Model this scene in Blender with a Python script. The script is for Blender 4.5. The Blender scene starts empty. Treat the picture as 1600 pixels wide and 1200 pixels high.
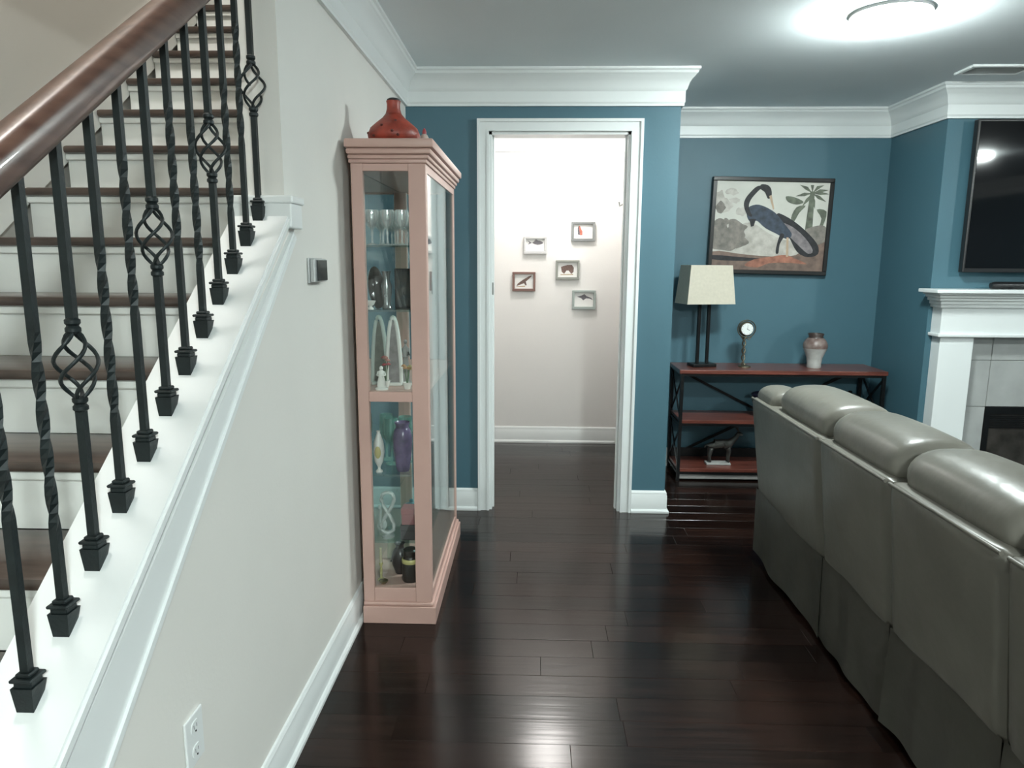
import bpy, bmesh, math, random
from mathutils import Vector, Matrix
random.seed(7)
PI = math.pi
sc = bpy.context.scene
C = sc.collection

# ------------------------------------------------------------------ camera
F_PX = 1110.6
PITCH, YAW, ROLL, EYE = map(math.radians, (9.782, 1.728, 0.306, 0)); EYE = 1.48
fw = Vector((-math.sin(YAW)*math.cos(PITCH), math.cos(YAW)*math.cos(PITCH), -math.sin(PITCH)))
rt = Vector((math.cos(YAW), math.sin(YAW), 0)); up = rt.cross(fw)
r2 = rt*math.cos(ROLL)+up*math.sin(ROLL); u2 = up*math.cos(ROLL)-rt*math.sin(ROLL)
cam_d = bpy.data.cameras.new('camera'); cam = bpy.data.objects.new('camera', cam_d); C.objects.link(cam)
cam_d.sensor_fit = 'HORIZONTAL'; cam_d.sensor_width = 36; cam_d.lens = F_PX/1600*36; cam_d.clip_start = .02
m = Matrix.Identity(4)
for i in range(3): m[i][0] = r2[i]; m[i][1] = u2[i]; m[i][2] = -fw[i]
m[2][3] = EYE
cam.matrix_world = m
sc.camera = cam

# ------------------------------------------------------------------ world, exposure, lamp strengths
w = bpy.data.worlds.new('world'); sc.world = w; w.use_nodes = True
w.node_tree.nodes['Background'].inputs[0].default_value = (.5, .55, .6, 1)
w.node_tree.nodes['Background'].inputs[1].default_value = .05
sc.view_settings.view_transform = 'Standard'; sc.view_settings.look = 'None'
sc.view_settings.gamma = 1; sc.view_settings.use_curve_mapping = False
sc.view_settings.exposure = 0.15
COOL = (.90, 1.0, .98); WARM = (1.0, .97, .93)
L_MAIN, L_ROOM, L_FILL, L_HALL, L_STAIR = 265, 1250, 750, 52, 165

# ------------------------------------------------------------------ materials
MATS = {}
def mat(name, col, rough=.5, metal=0, var=.06, vscale=6, bump=0, bscale=40, spec=.5, coat=0, emit=None, estr=0, col2=None, objrand=0):
    if name in MATS: return MATS[name]
    M = bpy.data.materials.new(name); M.use_nodes = True; MATS[name] = M
    nt = M.node_tree; b = nt.nodes['Principled BSDF']
    b.inputs['Roughness'].default_value = rough; b.inputs['Metallic'].default_value = metal
    b.inputs['Specular IOR Level'].default_value = spec; b.inputs['Coat Weight'].default_value = coat
    b.inputs['Coat Roughness'].default_value = .15
    if emit:
        b.inputs['Emission Color'].default_value = (*emit, 1); b.inputs['Emission Strength'].default_value = estr
    tc = nt.nodes.new('ShaderNodeTexCoord'); n = nt.nodes.new('ShaderNodeTexNoise')
    n.inputs['Scale'].default_value = vscale; n.inputs['Detail'].default_value = 4
    nt.links.new(tc.outputs['Object'], n.inputs['Vector'])
    mx = nt.nodes.new('ShaderNodeMix'); mx.data_type = 'RGBA'
    c2 = col2 if col2 else tuple(max(0, c*(1-2*var)) for c in col)
    mx.inputs['A'].default_value = (*col, 1); mx.inputs['B'].default_value = (*c2, 1)
    rp = nt.nodes.new('ShaderNodeMapRange'); rp.inputs['From Min'].default_value = .3; rp.inputs['From Max'].default_value = .7
    nt.links.new(n.outputs['Fac'], rp.inputs['Value']); nt.links.new(rp.outputs['Result'], mx.inputs['Factor'])
    nt.links.new(mx.outputs['Result'], b.inputs['Base Color'])
    if bump:
        n2 = nt.nodes.new('ShaderNodeTexNoise'); n2.inputs['Scale'].default_value = bscale; n2.inputs['Detail'].default_value = 3
        nt.links.new(tc.outputs['Object'], n2.inputs['Vector'])
        bp = nt.nodes.new('ShaderNodeBump'); bp.inputs['Strength'].default_value = bump; bp.inputs['Distance'].default_value = .01
        nt.links.new(n2.outputs['Fac'], bp.inputs['Height']); nt.links.new(bp.outputs['Normal'], b.inputs['Normal'])
    return M

def glass_mat(name, tint=(1, 1, 1), ior=1.5, rough=.02, base=.0, milk=None, milk_fac=0):
    M = bpy.data.materials.new(name); M.use_nodes = True; nt = M.node_tree
    nt.nodes.remove(nt.nodes['Principled BSDF']); out = nt.nodes['Material Output']
    t = nt.nodes.new('ShaderNodeBsdfTransparent'); t.inputs[0].default_value = (*tint, 1)
    g = nt.nodes.new('ShaderNodeBsdfGlossy'); g.inputs['Roughness'].default_value = rough; g.inputs[0].default_value = (.95, .97, .97, 1)
    # reflectance from the viewing angle, the same on both faces of the thin glass
    lw = nt.nodes.new('ShaderNodeLayerWeight'); lw.inputs['Blend'].default_value = .5
    pw = nt.nodes.new('ShaderNodeMath'); pw.operation = 'POWER'; pw.inputs[1].default_value = 5
    f0 = ((ior-1)/(ior+1))**2
    fr = nt.nodes.new('ShaderNodeMath'); fr.operation = 'MULTIPLY_ADD'; fr.inputs[1].default_value = 1-f0; fr.inputs[2].default_value = f0
    nt.links.new(lw.outputs['Facing'], pw.inputs[0]); nt.links.new(pw.outputs[0], fr.inputs[0])
    ad = nt.nodes.new('ShaderNodeMath'); ad.operation = 'ADD'; ad.use_clamp = True; ad.inputs[1].default_value = base
    mx = nt.nodes.new('ShaderNodeMixShader')
    nt.links.new(fr.outputs[0], ad.inputs[0]); nt.links.new(ad.outputs[0], mx.inputs[0])
    nt.links.new(t.outputs[0], mx.inputs[1]); nt.links.new(g.outputs[0], mx.inputs[2]); nt.links.new(mx.outputs[0], out.inputs[0])
    if milk:
        d = nt.nodes.new('ShaderNodeBsdfDiffuse'); d.inputs[0].default_value = (*milk, 1)
        m2 = nt.nodes.new('ShaderNodeMixShader'); m2.inputs[0].default_value = milk_fac
        nt.links.new(mx.outputs[0], m2.inputs[1]); nt.links.new(d.outputs[0], m2.inputs[2]); nt.links.new(m2.outputs[0], out.inputs[0])
    return M

def floor_mat():
    M = bpy.data.materials.new('dark_wood_floor'); M.use_nodes = True; nt = M.node_tree; b = nt.nodes['Principled BSDF']
    ge = nt.nodes.new('ShaderNodeNewGeometry'); oi = nt.nodes.new('ShaderNodeObjectInfo')
    sep = nt.nodes.new('ShaderNodeVectorMath'); sep.operation = 'MULTIPLY'; sep.inputs[1].default_value = (1.1, 22, 1)
    of = nt.nodes.new('ShaderNodeVectorMath'); of.operation = 'ADD'
    sc_ = nt.nodes.new('ShaderNodeVectorMath'); sc_.operation = 'SCALE'; sc_.inputs[0].default_value = (37, 11, 5)
    nt.links.new(oi.outputs['Random'], sc_.inputs['Scale'])
    nt.links.new(ge.outputs['Position'], sep.inputs[0]); nt.links.new(sep.outputs[0], of.inputs[0]); nt.links.new(sc_.outputs[0], of.inputs[1])
    n = nt.nodes.new('ShaderNodeTexNoise'); n.inputs['Scale'].default_value = 2.2; n.inputs['Detail'].default_value = 6; n.inputs['Roughness'].default_value = .65
    nt.links.new(of.outputs[0], n.inputs['Vector'])
    cr = nt.nodes.new('ShaderNodeValToRGB')
    cr.color_ramp.elements[0].position = .3; cr.color_ramp.elements[0].color = (.005, .003, .0025, 1)
    cr.color_ramp.elements[1].position = .75; cr.color_ramp.elements[1].color = (.022, .010, .007, 1)
    nt.links.new(n.outputs['Fac'], cr.inputs['Fac'])
    mr = nt.nodes.new('ShaderNodeMapRange'); mr.inputs['To Min'].default_value = .55; mr.inputs['To Max'].default_value = 1.45
    nt.links.new(oi.outputs['Random'], mr.inputs['Value'])
    mu = nt.nodes.new('ShaderNodeVectorMath'); mu.operation = 'SCALE'
    nt.links.new(cr.outputs['Color'], mu.inputs[0]); nt.links.new(mr.outputs['Result'], mu.inputs['Scale'])
    nt.links.new(mu.outputs[0], b.inputs['Base Color'])
    # hand-scraped relief: ripples running along the planks
    n2 = nt.nodes.new('ShaderNodeTexNoise'); n2.inputs['Scale'].default_value = 1.6; n2.inputs['Detail'].default_value = 2
    nt.links.new(of.outputs[0], n2.inputs['Vector'])
    bp = nt.nodes.new('ShaderNodeBump'); bp.inputs['Strength'].default_value = .12; bp.inputs['Distance'].default_value = .004
    nt.links.new(n2.outputs['Fac'], bp.inputs['Height']); nt.links.new(bp.outputs['Normal'], b.inputs['Normal'])
    b.inputs['Roughness'].default_value = .17; b.inputs['Specular IOR Level'].default_value = .30
    b.inputs['Coat Weight'].default_value = 0
    return M

def wood_mat(name, c1, c2, rough=.35, axis=(1, 14, 14), coat=.2):
    M = bpy.data.materials.new(name); M.use_nodes = True; nt = M.node_tree; b = nt.nodes['Principled BSDF']
    tc = nt.nodes.new('ShaderNodeTexCoord'); v = nt.nodes.new('ShaderNodeVectorMath'); v.operation = 'MULTIPLY'; v.inputs[1].default_value = axis
    n = nt.nodes.new('ShaderNodeTexNoise'); n.inputs['Scale'].default_value = 3; n.inputs['Detail'].default_value = 5
    nt.links.new(tc.outputs['Object'], v.inputs[0]); nt.links.new(v.outputs[0], n.inputs['Vector'])
    cr = nt.nodes.new('ShaderNodeValToRGB')
    cr.color_ramp.elements[0].position = .3; cr.color_ramp.elements[0].color = (*c1, 1)
    cr.color_ramp.elements[1].position = .72; cr.color_ramp.elements[1].color = (*c2, 1)
    nt.links.new(n.outputs['Fac'], cr.inputs['Fac']); nt.links.new(cr.outputs['Color'], b.inputs['Base Color'])
    b.inputs['Roughness'].default_value = rough; b.inputs['Coat Weight'].default_value = coat
    return M

def leather_mat():
    M = mat('taupe_leather', (.168, .160, .136), .36, var=.08, vscale=5, bump=.3, bscale=11, spec=.5)
    return M

def emit_mat(name, col, s):
    return mat(name, (.9, .9, .9), .4, emit=col, estr=s)

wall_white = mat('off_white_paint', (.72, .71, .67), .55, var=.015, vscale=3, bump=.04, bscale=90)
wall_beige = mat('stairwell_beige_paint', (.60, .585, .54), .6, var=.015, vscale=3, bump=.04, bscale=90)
wall_hall = mat('hall_cream_paint', (.78, .765, .745), .6, var=.01, vscale=3, bump=.04, bscale=90)
wall_blue = mat('blue_paint', (.058, .140, .180), .5, var=.03, vscale=3, bump=.04, bscale=90)
ceil_m = mat('ceiling_paint', (.85, .91, .93), .8, var=.015, vscale=2, bump=.06, bscale=120)
trim_m = mat('white_trim_paint', (.74, .77, .765), .3, var=.01, vscale=3)
riser_m = mat('white_riser_paint', (.80, .82, .79), .45, var=.02, vscale=4)
floor_m = floor_mat()
tread_m = wood_mat('dark_tread_wood', (.040, .026, .020), (.085, .060, .048), .3, (3, 14, 14))
rail_m = wood_mat('handrail_wood', (.060, .024, .015), (.13, .068, .048), .34, (14, 2, 14), .25)
iron_m = mat('black_iron', (.012, .020, .021), .5, .3, var=.2, vscale=30, bump=.1, bscale=120)
pink_m = mat('salmon_pink_paint', (.58, .375, .32), .4, var=.05, vscale=5)
mirror_m = mat('mirror_back', (.80, .86, .84), .06, 1, var=.03, vscale=8)
pane_m = glass_mat('cabinet_glass', (.97, .985, .98), 1.42)
doorpane_m = glass_mat('cabinet_door_glass', (.93, .97, .96), 1.75)
shelf_m = glass_mat('shelf_glass', (.80, .92, .90), 1.5, .03, .06)
crystal_m = glass_mat('crystal_glass', (.96, .98, .975), 1.5, .05, .20, (.80, .84, .83), .20)
blackmetal_m = mat('black_metal', (.010, .011, .012), .4, .5, var=.2, vscale=20)
cherry_m = wood_mat('cherry_wood', (.085, .024, .017), (.20, .060, .042), .28, (1.5, 12, 12))
shade_m = mat('linen_lamp_shade', (.60, .55, .45), .8, var=.04, vscale=60)
leather = leather_mat()
dark_m = mat('dark_interior', (.012, .011, .010), .6, var=.3, vscale=9)
tile_m = mat('grey_stone_tile', (.40, .41, .40), .35, var=.10, vscale=7)
tv_m = mat('tv_screen_glass', (.006, .006, .007), .05, var=.1)
tvf_m = mat('tv_bezel', (.010, .010, .011), .35, var=.1)
grey_m = mat('silver_plastic', (.5, .52, .52), .3, .4)

# ------------------------------------------------------------------ mesh helpers
class MB:
    def __init__(s): s.bm = bmesh.new()
    def _mi(s, faces, mi):
        for f in faces: f.material_index = mi
    def box(s, x0, x1, y0, y1, z0, z1, bev=0, seg=2, mi=0):
        vs = [s.bm.verts.new((x, y, z)) for z in (z0, z1) for y in (y0, y1) for x in (x0, x1)]
        q = [(0, 2, 3, 1), (4, 5, 7, 6), (0, 1, 5, 4), (2, 6, 7, 3), (0, 4, 6, 2), (1, 3, 7, 5)]
        fs = [s.bm.faces.new([vs[i] for i in a]) for a in q]; s._mi(fs, mi)
        if bev:
            es = list({e for f in fs for e in f.edges})
            r = bmesh.ops.bevel(s.bm, geom=es, offset=bev, segments=seg, affect='EDGES', profile=.5)
            s._mi(r['faces'], mi)
        return s
    def prism(s, poly, axis, a, b, mi=0):
        # poly is a 2D outline in the two other axes in order (x: y,z | y: x,z | z: x,y)
        def P(p, t): return {'x': (t, p[0], p[1]), 'y': (p[0], t, p[1]), 'z': (p[0], p[1], t)}[axis]
        A = [s.bm.verts.new(P(p, a)) for p in poly]; B = [s.bm.verts.new(P(p, b)) for p in poly]
        n = len(poly); fs = [s.bm.faces.new(A), s.bm.faces.new(B[::-1])]
        for i in range(n): fs.append(s.bm.faces.new((A[i], B[i], B[(i+1) % n], A[(i+1) % n])))
        s._mi(fs, mi); bmesh.ops.recalc_face_normals(s.bm, faces=fs); return s
    def lathe(s, prof, c=(0, 0, 0), seg=20, sx=1, sy=1, mi=0, twist=0):
        rings = []
        for k, (r, z) in enumerate(prof):
            if r < 1e-5: rings.append([s.bm.verts.new((c[0], c[1], c[2]+z))])
            else:
                rings.append([s.bm.verts.new((c[0]+sx*r*math.cos(2*PI*i/seg+twist*k), c[1]+sy*r*math.sin(2*PI*i/seg+twist*k), c[2]+z)) for i in range(seg)])
        fs = []
        for A, B in zip(rings, rings[1:]):
            for i in range(seg):
                j = (i+1) % seg
                if len(A) == 1 and len(B) == 1: continue
                if len(A) == 1: fs.append(s.bm.faces.new((A[0], B[j], B[i])))
                elif len(B) == 1: fs.append(s.bm.faces.new((A[i], A[j], B[0])))
                else: fs.append(s.bm.faces.new((A[i], A[j], B[j], B[i])))
        for R, rev in ((rings[0], True), (rings[-1], False)):
            if len(R) > 1: fs.append(s.bm.faces.new(R[::-1] if rev else R))
        s._mi(fs, mi); bmesh.ops.recalc_face_normals(s.bm, faces=fs); return s
    def tube(s, pts, r, seg=8, mi=0, radii=None, flat=1):
        pts = [Vector(p) for p in pts]; rings = []; up_ = Vector((0, 0, 1))
        for i, p in enumerate(pts):
            d = (pts[min(i+1, len(pts)-1)]-pts[max(i-1, 0)]).normalized()
            a = d.cross(up_ if abs(d.z) < .95 else Vector((0, 1, 0))).normalized(); b = a.cross(d)
            rr = radii[i] if radii else r
            rings.append([s.bm.verts.new(p+a*rr*math.cos(2*PI*k/seg)+b*rr*flat*math.sin(2*PI*k/seg)) for k in range(seg)])
        fs = []
        for A, B in zip(rings, rings[1:]):
            for k in range(seg): fs.append(s.bm.faces.new((A[k], A[(k+1) % seg], B[(k+1) % seg], B[k])))
        fs.append(s.bm.faces.new(rings[0][::-1])); fs.append(s.bm.faces.new(rings[-1]))
        s._mi(fs, mi); bmesh.ops.recalc_face_normals(s.bm, faces=fs); return s
    def bar(s, p, q, wd, ht, mi=0):
        # rectangular bar from p to q, wd across, ht in the other direction
        p, q = Vector(p), Vector(q); d = (q-p).normalized()
        a = d.cross(Vector((0, 0, 1)) if abs(d.z) < .95 else Vector((0, 1, 0))).normalized(); b = a.cross(d)
        R = [[s.bm.verts.new(t+a*i*wd/2+b*j*ht/2) for i, j in ((-1, -1), (1, -1), (1, 1), (-1, 1))] for t in (p, q)]
        fs = [s.bm.faces.new(R[0][::-1]), s.bm.faces.new(R[1])]
        for k in range(4): fs.append(s.bm.faces.new((R[0][k], R[0][(k+1) % 4], R[1][(k+1) % 4], R[1][k])))
        s._mi(fs, mi); bmesh.ops.recalc_face_normals(s.bm, faces=fs); return s
    def ball(s, c, rx, ry=None, rz=None, mi=0, u=16, v=10):
        ry = rx if ry is None else ry; rz = rx if rz is None else rz
        r = bmesh.ops.create_uvsphere(s.bm, u_segments=u, v_segments=v, radius=1, matrix=Matrix.Translation(c) @ Matrix.Diagonal((rx, ry, rz, 1)))
        s._mi({f for v_ in r['verts'] for f in v_.link_faces}, mi); return s
    def grid(s, fn, nu, nv, mi=0, closed_u=False):
        V = [[s.bm.verts.new(fn(i/(nu if closed_u else nu-1), j/(nv-1))) for j in range(nv)] for i in range(nu)]
        fs = []
        for i in range(nu if closed_u else nu-1):
            for j in range(nv-1): fs.append(s.bm.faces.new((V[i][j], V[(i+1) % nu][j], V[(i+1) % nu][j+1], V[i][j+1])))
        s._mi(fs, mi); return s, V
    def rot(s, ang, axis, piv):
        bmesh.ops.rotate(s.bm, verts=s.bm.verts[:], cent=piv, matrix=Matrix.Rotation(ang, 3, axis)); return s

def wloc(o):
    v = Vector((0, 0, 0))
    while o: v += o.location; o = o.parent
    return v
def obj(name, mb, mats, parent=None, smooth=False, origin=None, sub=0):
    me = bpy.data.meshes.new(name)
    off = wloc(parent) if parent else (Vector(origin) if origin else Vector((0, 0, 0)))
    bmesh.ops.translate(mb.bm, verts=mb.bm.verts[:], vec=-off)
    mb.bm.to_mesh(me); mb.bm.free()
    for q in (mats if isinstance(mats, (list, tuple)) else [mats]): me.materials.append(q)
    if smooth:
        me.shade_smooth(); me.set_sharp_from_angle(angle=math.radians(smooth if smooth is not True else 40))
    o = bpy.data.objects.new(name, me); C.objects.link(o)
    if parent: o.parent = parent
    elif origin: o.location = off
    if sub:
        md = o.modifiers.new('sub', 'SUBSURF'); md.levels = sub; md.render_levels = sub
    return o
def thing(name, label, cat, loc, group=None):
    o = bpy.data.objects.new(name, None); C.objects.link(o); o.location = loc; o.empty_display_size = .05
    o['label'] = label; o['category'] = cat
    if group: o['group'] = group
    return o
def tag(o, label, cat, group=None):
    o['label'] = label; o['category'] = cat
    if group: o['group'] = group
    return o
def struct(name, mb, m, smooth=False, label=None, parent=None):
    o = obj(name, mb, m, parent, smooth)
    if not parent: o['kind'] = 'structure'
    if label: o['label'] = label
    return o
def dup(root, loc, label=None):
    r = root.copy(); C.objects.link(r); r.location = loc
    if label: r['label'] = label
    for ch in list(root.children):
        c = ch.copy(); C.objects.link(c); c.parent = r
        for g in list(ch.children):
            d = g.copy(); C.objects.link(d); d.parent = c
    return r

# ------------------------------------------------------------------ the room
XL, YD, XJ, YA, XC, YF, H = -.721, 4.107, .792, 5.121, 2.418, 4.451, 2.507
XR, YB = 5.8, -3.0
HX0, HX1, HY0, HY1 = -.95, .700, 4.227, 5.751
SX = -1.60                    # left wall of the stairwell
def cap_z(y): return .774+.761*(y-.972)
WE = 2.085                    # end of the full-height wall beside the stairs

# floor: planks where the photograph shows them, a slab under and around
PX0, PX1, PY0, PY1 = -.86, 3.1, 1.0, 5.76
fl = MB()
fl.box(SX-.1, XR+.1, YB-.1, PY0, -.05, 0); fl.box(PX1, XR+.1, PY0, PY1, -.05, 0); fl.box(SX-.1, PX0, PY0, PY1, -.05, 0)
fl.box(PX0, PX1, PY0, PY1, -.05, -.012)
floor = struct('floor', fl, floor_m)
pm = MB().box(0, 1, 0,   .1237, -.012, 0, bev=.0008, seg=1)
plank0 = obj('plank', pm, floor_m, floor)
first = True; y = PY0
while y < PY1-.02:
    x = PX0; L = random.uniform(.25, 1.3)
    while x < PX1-.01:
        L = min(L, PX1-x)
        if PX1-x-L < .15: L = PX1-x
        o = plank0 if first else plank0.copy()
        if not first: C.objects.link(o)
        first = False
        o.location = (x+.0003, y, random.uniform(-.0004, 0)); o.scale = (L-.0006, 1, 1)
        x += L; L = random.uniform(.7, 1.35)
    y += .124

# ceilings
struct('ceiling', MB().prism([(XL, YB), (XR, YB), (XR, YA), (XC, YA+.2), (XJ, YA+.2), (XJ, YD), (XL, YD)], 'z', H, H+.12)
       .box(SX, XL, YB, .1, H, H+.12), ceil_m)
struct('ceiling_hall', MB().box(HX0-.1, HX1+.05, HY0-.12, HY1+.1, H, H+.12), mat('hall_ceiling_paint', (.8, .79, .77), .8, var=.01))
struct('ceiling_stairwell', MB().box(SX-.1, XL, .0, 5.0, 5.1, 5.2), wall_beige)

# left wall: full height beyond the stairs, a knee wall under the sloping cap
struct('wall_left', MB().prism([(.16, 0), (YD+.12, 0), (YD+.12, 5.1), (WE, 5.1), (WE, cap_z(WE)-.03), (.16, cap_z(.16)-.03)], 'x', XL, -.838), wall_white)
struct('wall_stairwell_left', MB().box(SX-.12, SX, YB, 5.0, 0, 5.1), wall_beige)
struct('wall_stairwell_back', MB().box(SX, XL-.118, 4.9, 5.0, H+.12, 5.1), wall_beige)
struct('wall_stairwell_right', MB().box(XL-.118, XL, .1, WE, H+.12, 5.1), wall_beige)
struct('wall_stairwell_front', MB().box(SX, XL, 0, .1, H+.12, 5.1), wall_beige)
# wall with the doorway
DL, DR, DZ = -.258, .526, 2.188
struct('wall_door', MB().box(XL, DL, YD, HY0, 0, H).box(DR, XJ, YD, HY0, 0, H).box(DL, DR, YD, HY0, DZ, H), wall_blue)
struct('wall_alcove', MB().box(HX1+.02, XJ, HY0, YA, 0, H).box(HX1+.02, XC+.1, YA, YA+.1, 0, H), wall_blue)
struct('wall_chimney', MB().box(XC, 4.18, YF, YA, .0, H), wall_blue)
struct('wall_right', MB().box(4.18, XR, YA, YA+.1, 0, H).box(XR, XR+.1, YB, YA+.1, 0, H), wall_blue)
struct('wall_back', MB().box(SX, XR, YB-.1, YB, 0, H), wall_white)
# hall beyond the doorway
struct('wall_hall_back', MB().box(HX0-.1, HX1+.1, HY1, HY1+.1, 0, H), wall_hall)
struct('wall_hall_left', MB().box(HX0-.1, HX0, HY0, HY1, 0, H), wall_hall)
struct('wall_hall_right', MB().box(HX1, HX1+.02, HY0, HY1, 0, H), wall_hall)
struct('wall_hall_front', MB().box(HX0, DL-.001, HY0, HY0+.004, 0, H).box(DR+.001, HX1, HY0, HY0+.004, 0, H).box(DL, DR, HY0, HY0+.004, DZ+.001, H), wall_hall)

# mouldings swept along wall lines (room on the right of the direction of travel)
def sweep(name, p, q, prof, m, prev=None, nxt=None):
    p, q = Vector(p), Vector(q); d = (q-p).normalized(); n = Vector((d.y, -d.x))
    def miter(o_dir, at_start):
        # shift along d per unit of projection
        if o_dir is None: return 0
        o = Vector(o_dir).normalized(); cr = (o.x*d.y-o.y*d.x) if at_start else (d.x*o.y-d.y*o.x)
        return -cr if at_start else cr   # right-angle corners only
    ms, me_ = miter(prev, True), miter(nxt, False)
    mb = MB(); A = []; B = []
    for (pr, z) in prof:
        # inside corner (turning right): shorten; outside corner (turning left): lengthen
        a = p+n*pr+d*pr*ms; b = q+n*pr+d*pr*me_
        A.append(mb.bm.verts.new((a.x, a.y, z))); B.append(mb.bm.verts.new((b.x, b.y, z)))
    k = len(prof); fs = []
    for i in range(k): fs.append(mb.bm.faces.new((A[i], A[(i+1) % k], B[(i+1) % k], B[i])))
    fs += [mb.bm.faces.new(A[::-1]), mb.bm.faces.new(B)]
    bmesh.ops.recalc_face_normals(mb.bm, faces=fs)
    return struct(name, mb, m, smooth=25)
ZC = 2.319
CROWN = [(0, H), (0, ZC), (.014, ZC), (.014, ZC+.012), (.018, ZC+.02), (.018, ZC+.075), (.024, ZC+.083), (.028, ZC+.095), (.034, ZC+.115), (.046, ZC+.135),
         (.058, ZC+.146), (.062, ZC+.152), (.070, ZC+.158), (.074, ZC+.170), (.082, ZC+.176), (.082, H)]
BASE = [(0, 0), (.026, 0), (.026, .012), (.020, .020), (.014, .022), (.014, .105), (.011, .112), (.011, .122), (.006, .132), (0, .134)]
path = [(XL, .1), (XL, YD), (XJ, YD), (XJ, YA), (XC, YA), (XC, YF), (4.18, YF), (4.18, YA), (XR, YA), (XR, YB)]
for i in range(len(path)-1):
    dv = lambda a, b: (b[0]-a[0], b[1]-a[1])
    sweep('trim_%d' % (i+1), path[i], path[i+1], CROWN, trim_m,
          dv(path[i-1], path[i]) if i else None, dv(path[i+1], path[i+2]) if i+2 < len(path) else None)
sweep('trim_15', (XR, YB), (SX, YB), CROWN, trim_m, (0, -1), None)
struct('trim_16', MB().box(SX, XR, YB, YB+.05, 1.40, 1.46, bev=.006).box(SX, XR, YB, YB+.03, 1.33, 1.36, bev=.004), rail_m)  # added rail on the unseen back wall, for brown streaks mirrored in the screen
sweep('trim_10', (HX0, HY1), (HX1, HY1), CROWN, trim_m, (0, 1), (0, -1))
sweep('trim_11', (HX1, HY1), (HX1, HY0+.004), CROWN, trim_m, (1, 0), None)
sweep('baseboard_left', (XL, .16), (XL, YD), BASE, trim_m, None, (1, 0))
sweep('baseboard_door_left', (XL, YD), (-.326, YD), BASE, trim_m, (0, 1), None)
sweep('baseboard_door_right', (.594, YD), (XJ, YD), BASE, trim_m, None, (0, 1))
sweep('baseboard_alcove_left', (XJ, YD), (XJ, YA), BASE, trim_m, (1, 0), (1, 0))
sweep('baseboard_alcove', (XJ, YA), (XC, YA), BASE, trim_m, (0, 1), (0, -1))
sweep('baseboard_chimney', (XC, YA), (XC, YF), BASE, trim_m, (1, 0), (1, 0))
sweep('baseboard_hall', (HX0, HY1), (HX1, HY1), BASE, trim_m, (0, 1), (0, -1))
sweep('baseboard_hall_right', (HX1, 4.62), (HX1, HY0+.004), BASE, trim_m)

# door casing and jambs of the doorway
def casing(mb, y, s, outer_l, outer_r, inner_l, inner_r, zo, zi):
    # s = -1 projects to the viewer; back band, flat and inner bead
    def strip(t0, t1, pr):
        L0, L1 = outer_l+(inner_l-outer_l)*t0, outer_l+(inner_l-outer_l)*t1
        R0, R1 = outer_r+(inner_r-outer_r)*t0, outer_r+(inner_r-outer_r)*t1
        Z0, Z1 = zo+(zi-zo)*t0, zo+(zi-zo)*t1
        ya, yb = sorted((y, y+s*pr))
        for poly in ([(L0, 0), (L1, 0), (L1, Z1), (L0, Z0)], [(R1, 0), (R0, 0), (R0, Z0), (R1, Z1)], [(L0, Z0), (L1, Z1), (R1, Z1), (R0, Z0)]):
            mb.prism(poly, 'y', ya, yb)
    strip(0, .24, .024); strip(.24, .80, .015); strip(.80, 1, .019)
mb = MB(); casing(mb, YD, -1, -.324, .592, DL, DR, 2.253, DZ)
door = struct('door_1', mb, trim_m)
struct('jamb', MB().box(DL, DL+.016, YD, HY0+.004, 0, DZ).box(DR-.016, DR, YD, HY0+.004, 0, DZ).box(DL, DR, YD, HY0+.004, DZ-.016, DZ)
       .box(DL+.016, DL+.026, YD+.05, YD+.085, 0, DZ-.016).box(DR-.026, DR-.016, YD+.05, YD+.085, 0, DZ-.016), trim_m, parent=door)
mb = MB(); mb.box(DL+.015, DL+.019, 4.125, 4.150, 1.295, 1.355); mb.bar((DL+.020, 4.128, 1.29), (DL+.020, 4.128, 1.36), .008, .008)
struct('hinge', mb, mat('dull_nickel', (.25, .26, .25), .35, .8), parent=door)
# door on the right wall of the hall
mb = MB()
mb.box(HX1-.018, HX1, 5.55, 5.63, 0, 1.99, bev=.003).box(HX1-.018, HX1, 4.64, 4.72, 0, 1.99, bev=.003).box(HX1-.018, HX1, 4.72, 5.55, 1.91, 1.99, bev=.003)
d2 = struct('door_2', mb, trim_m)
mb = MB(); mb.box(HX1-.008, HX1-.002, 4.72, 5.55, .01, 1.91)
for z0, z1 in ((.15, .85), (1.0, 1.75)):
    for y0, y1 in ((4.82, 5.09), (5.18, 5.45)): mb.box(HX1-.013, HX1-.007, y0, y1, z0, z1, bev=.003)
struct('door_panel', mb, trim_m, parent=d2)
struct('door_hook', MB().box(HX1-.03, HX1-.017, 5.575, 5.605, 1.87, 1.93, bev=.003).tube([(HX1-.03, 5.59, 1.915), (HX1-.055, 5.59, 1.90), (HX1-.06, 5.59, 1.93)], .007), mat('dull_nickel', (.25, .26, .25), .35, .8), parent=d2)

# sloping cap of the knee wall, its fascia, and the block where it meets the wall end
capm = MB(); y0, y1 = .12, WE
capm.prism([(y0, cap_z(y0)-.032), (y1, cap_z(y1)-.032), (y1, cap_z(y1)), (y0, cap_z(y0))], 'x', -.700, -.872)
es = [e for e in capm.bm.edges if abs((e.verts[0].co-e.verts[1].co).x) < .001 and (e.verts[0].co-e.verts[1].co).length > .5]
bmesh.ops.bevel(capm.bm, geom=es, offset=.006, segments=2, affect='EDGES')
struct('trim_12', capm, trim_m)
def fas_z(y): return .672+.848*(y-1.088)
struct('trim_13', MB().prism([(.35, fas_z(.35)), (2.12, fas_z(2.12)), (2.12, cap_z(2.05)-.03), (.35, cap_z(.35)-.03)], 'x', XL, XL+.012)
       .bar((XL+.010, .35, fas_z(.35)), (XL+.010, 2.12, fas_z(2.12)), .016, .014), trim_m)
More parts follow.
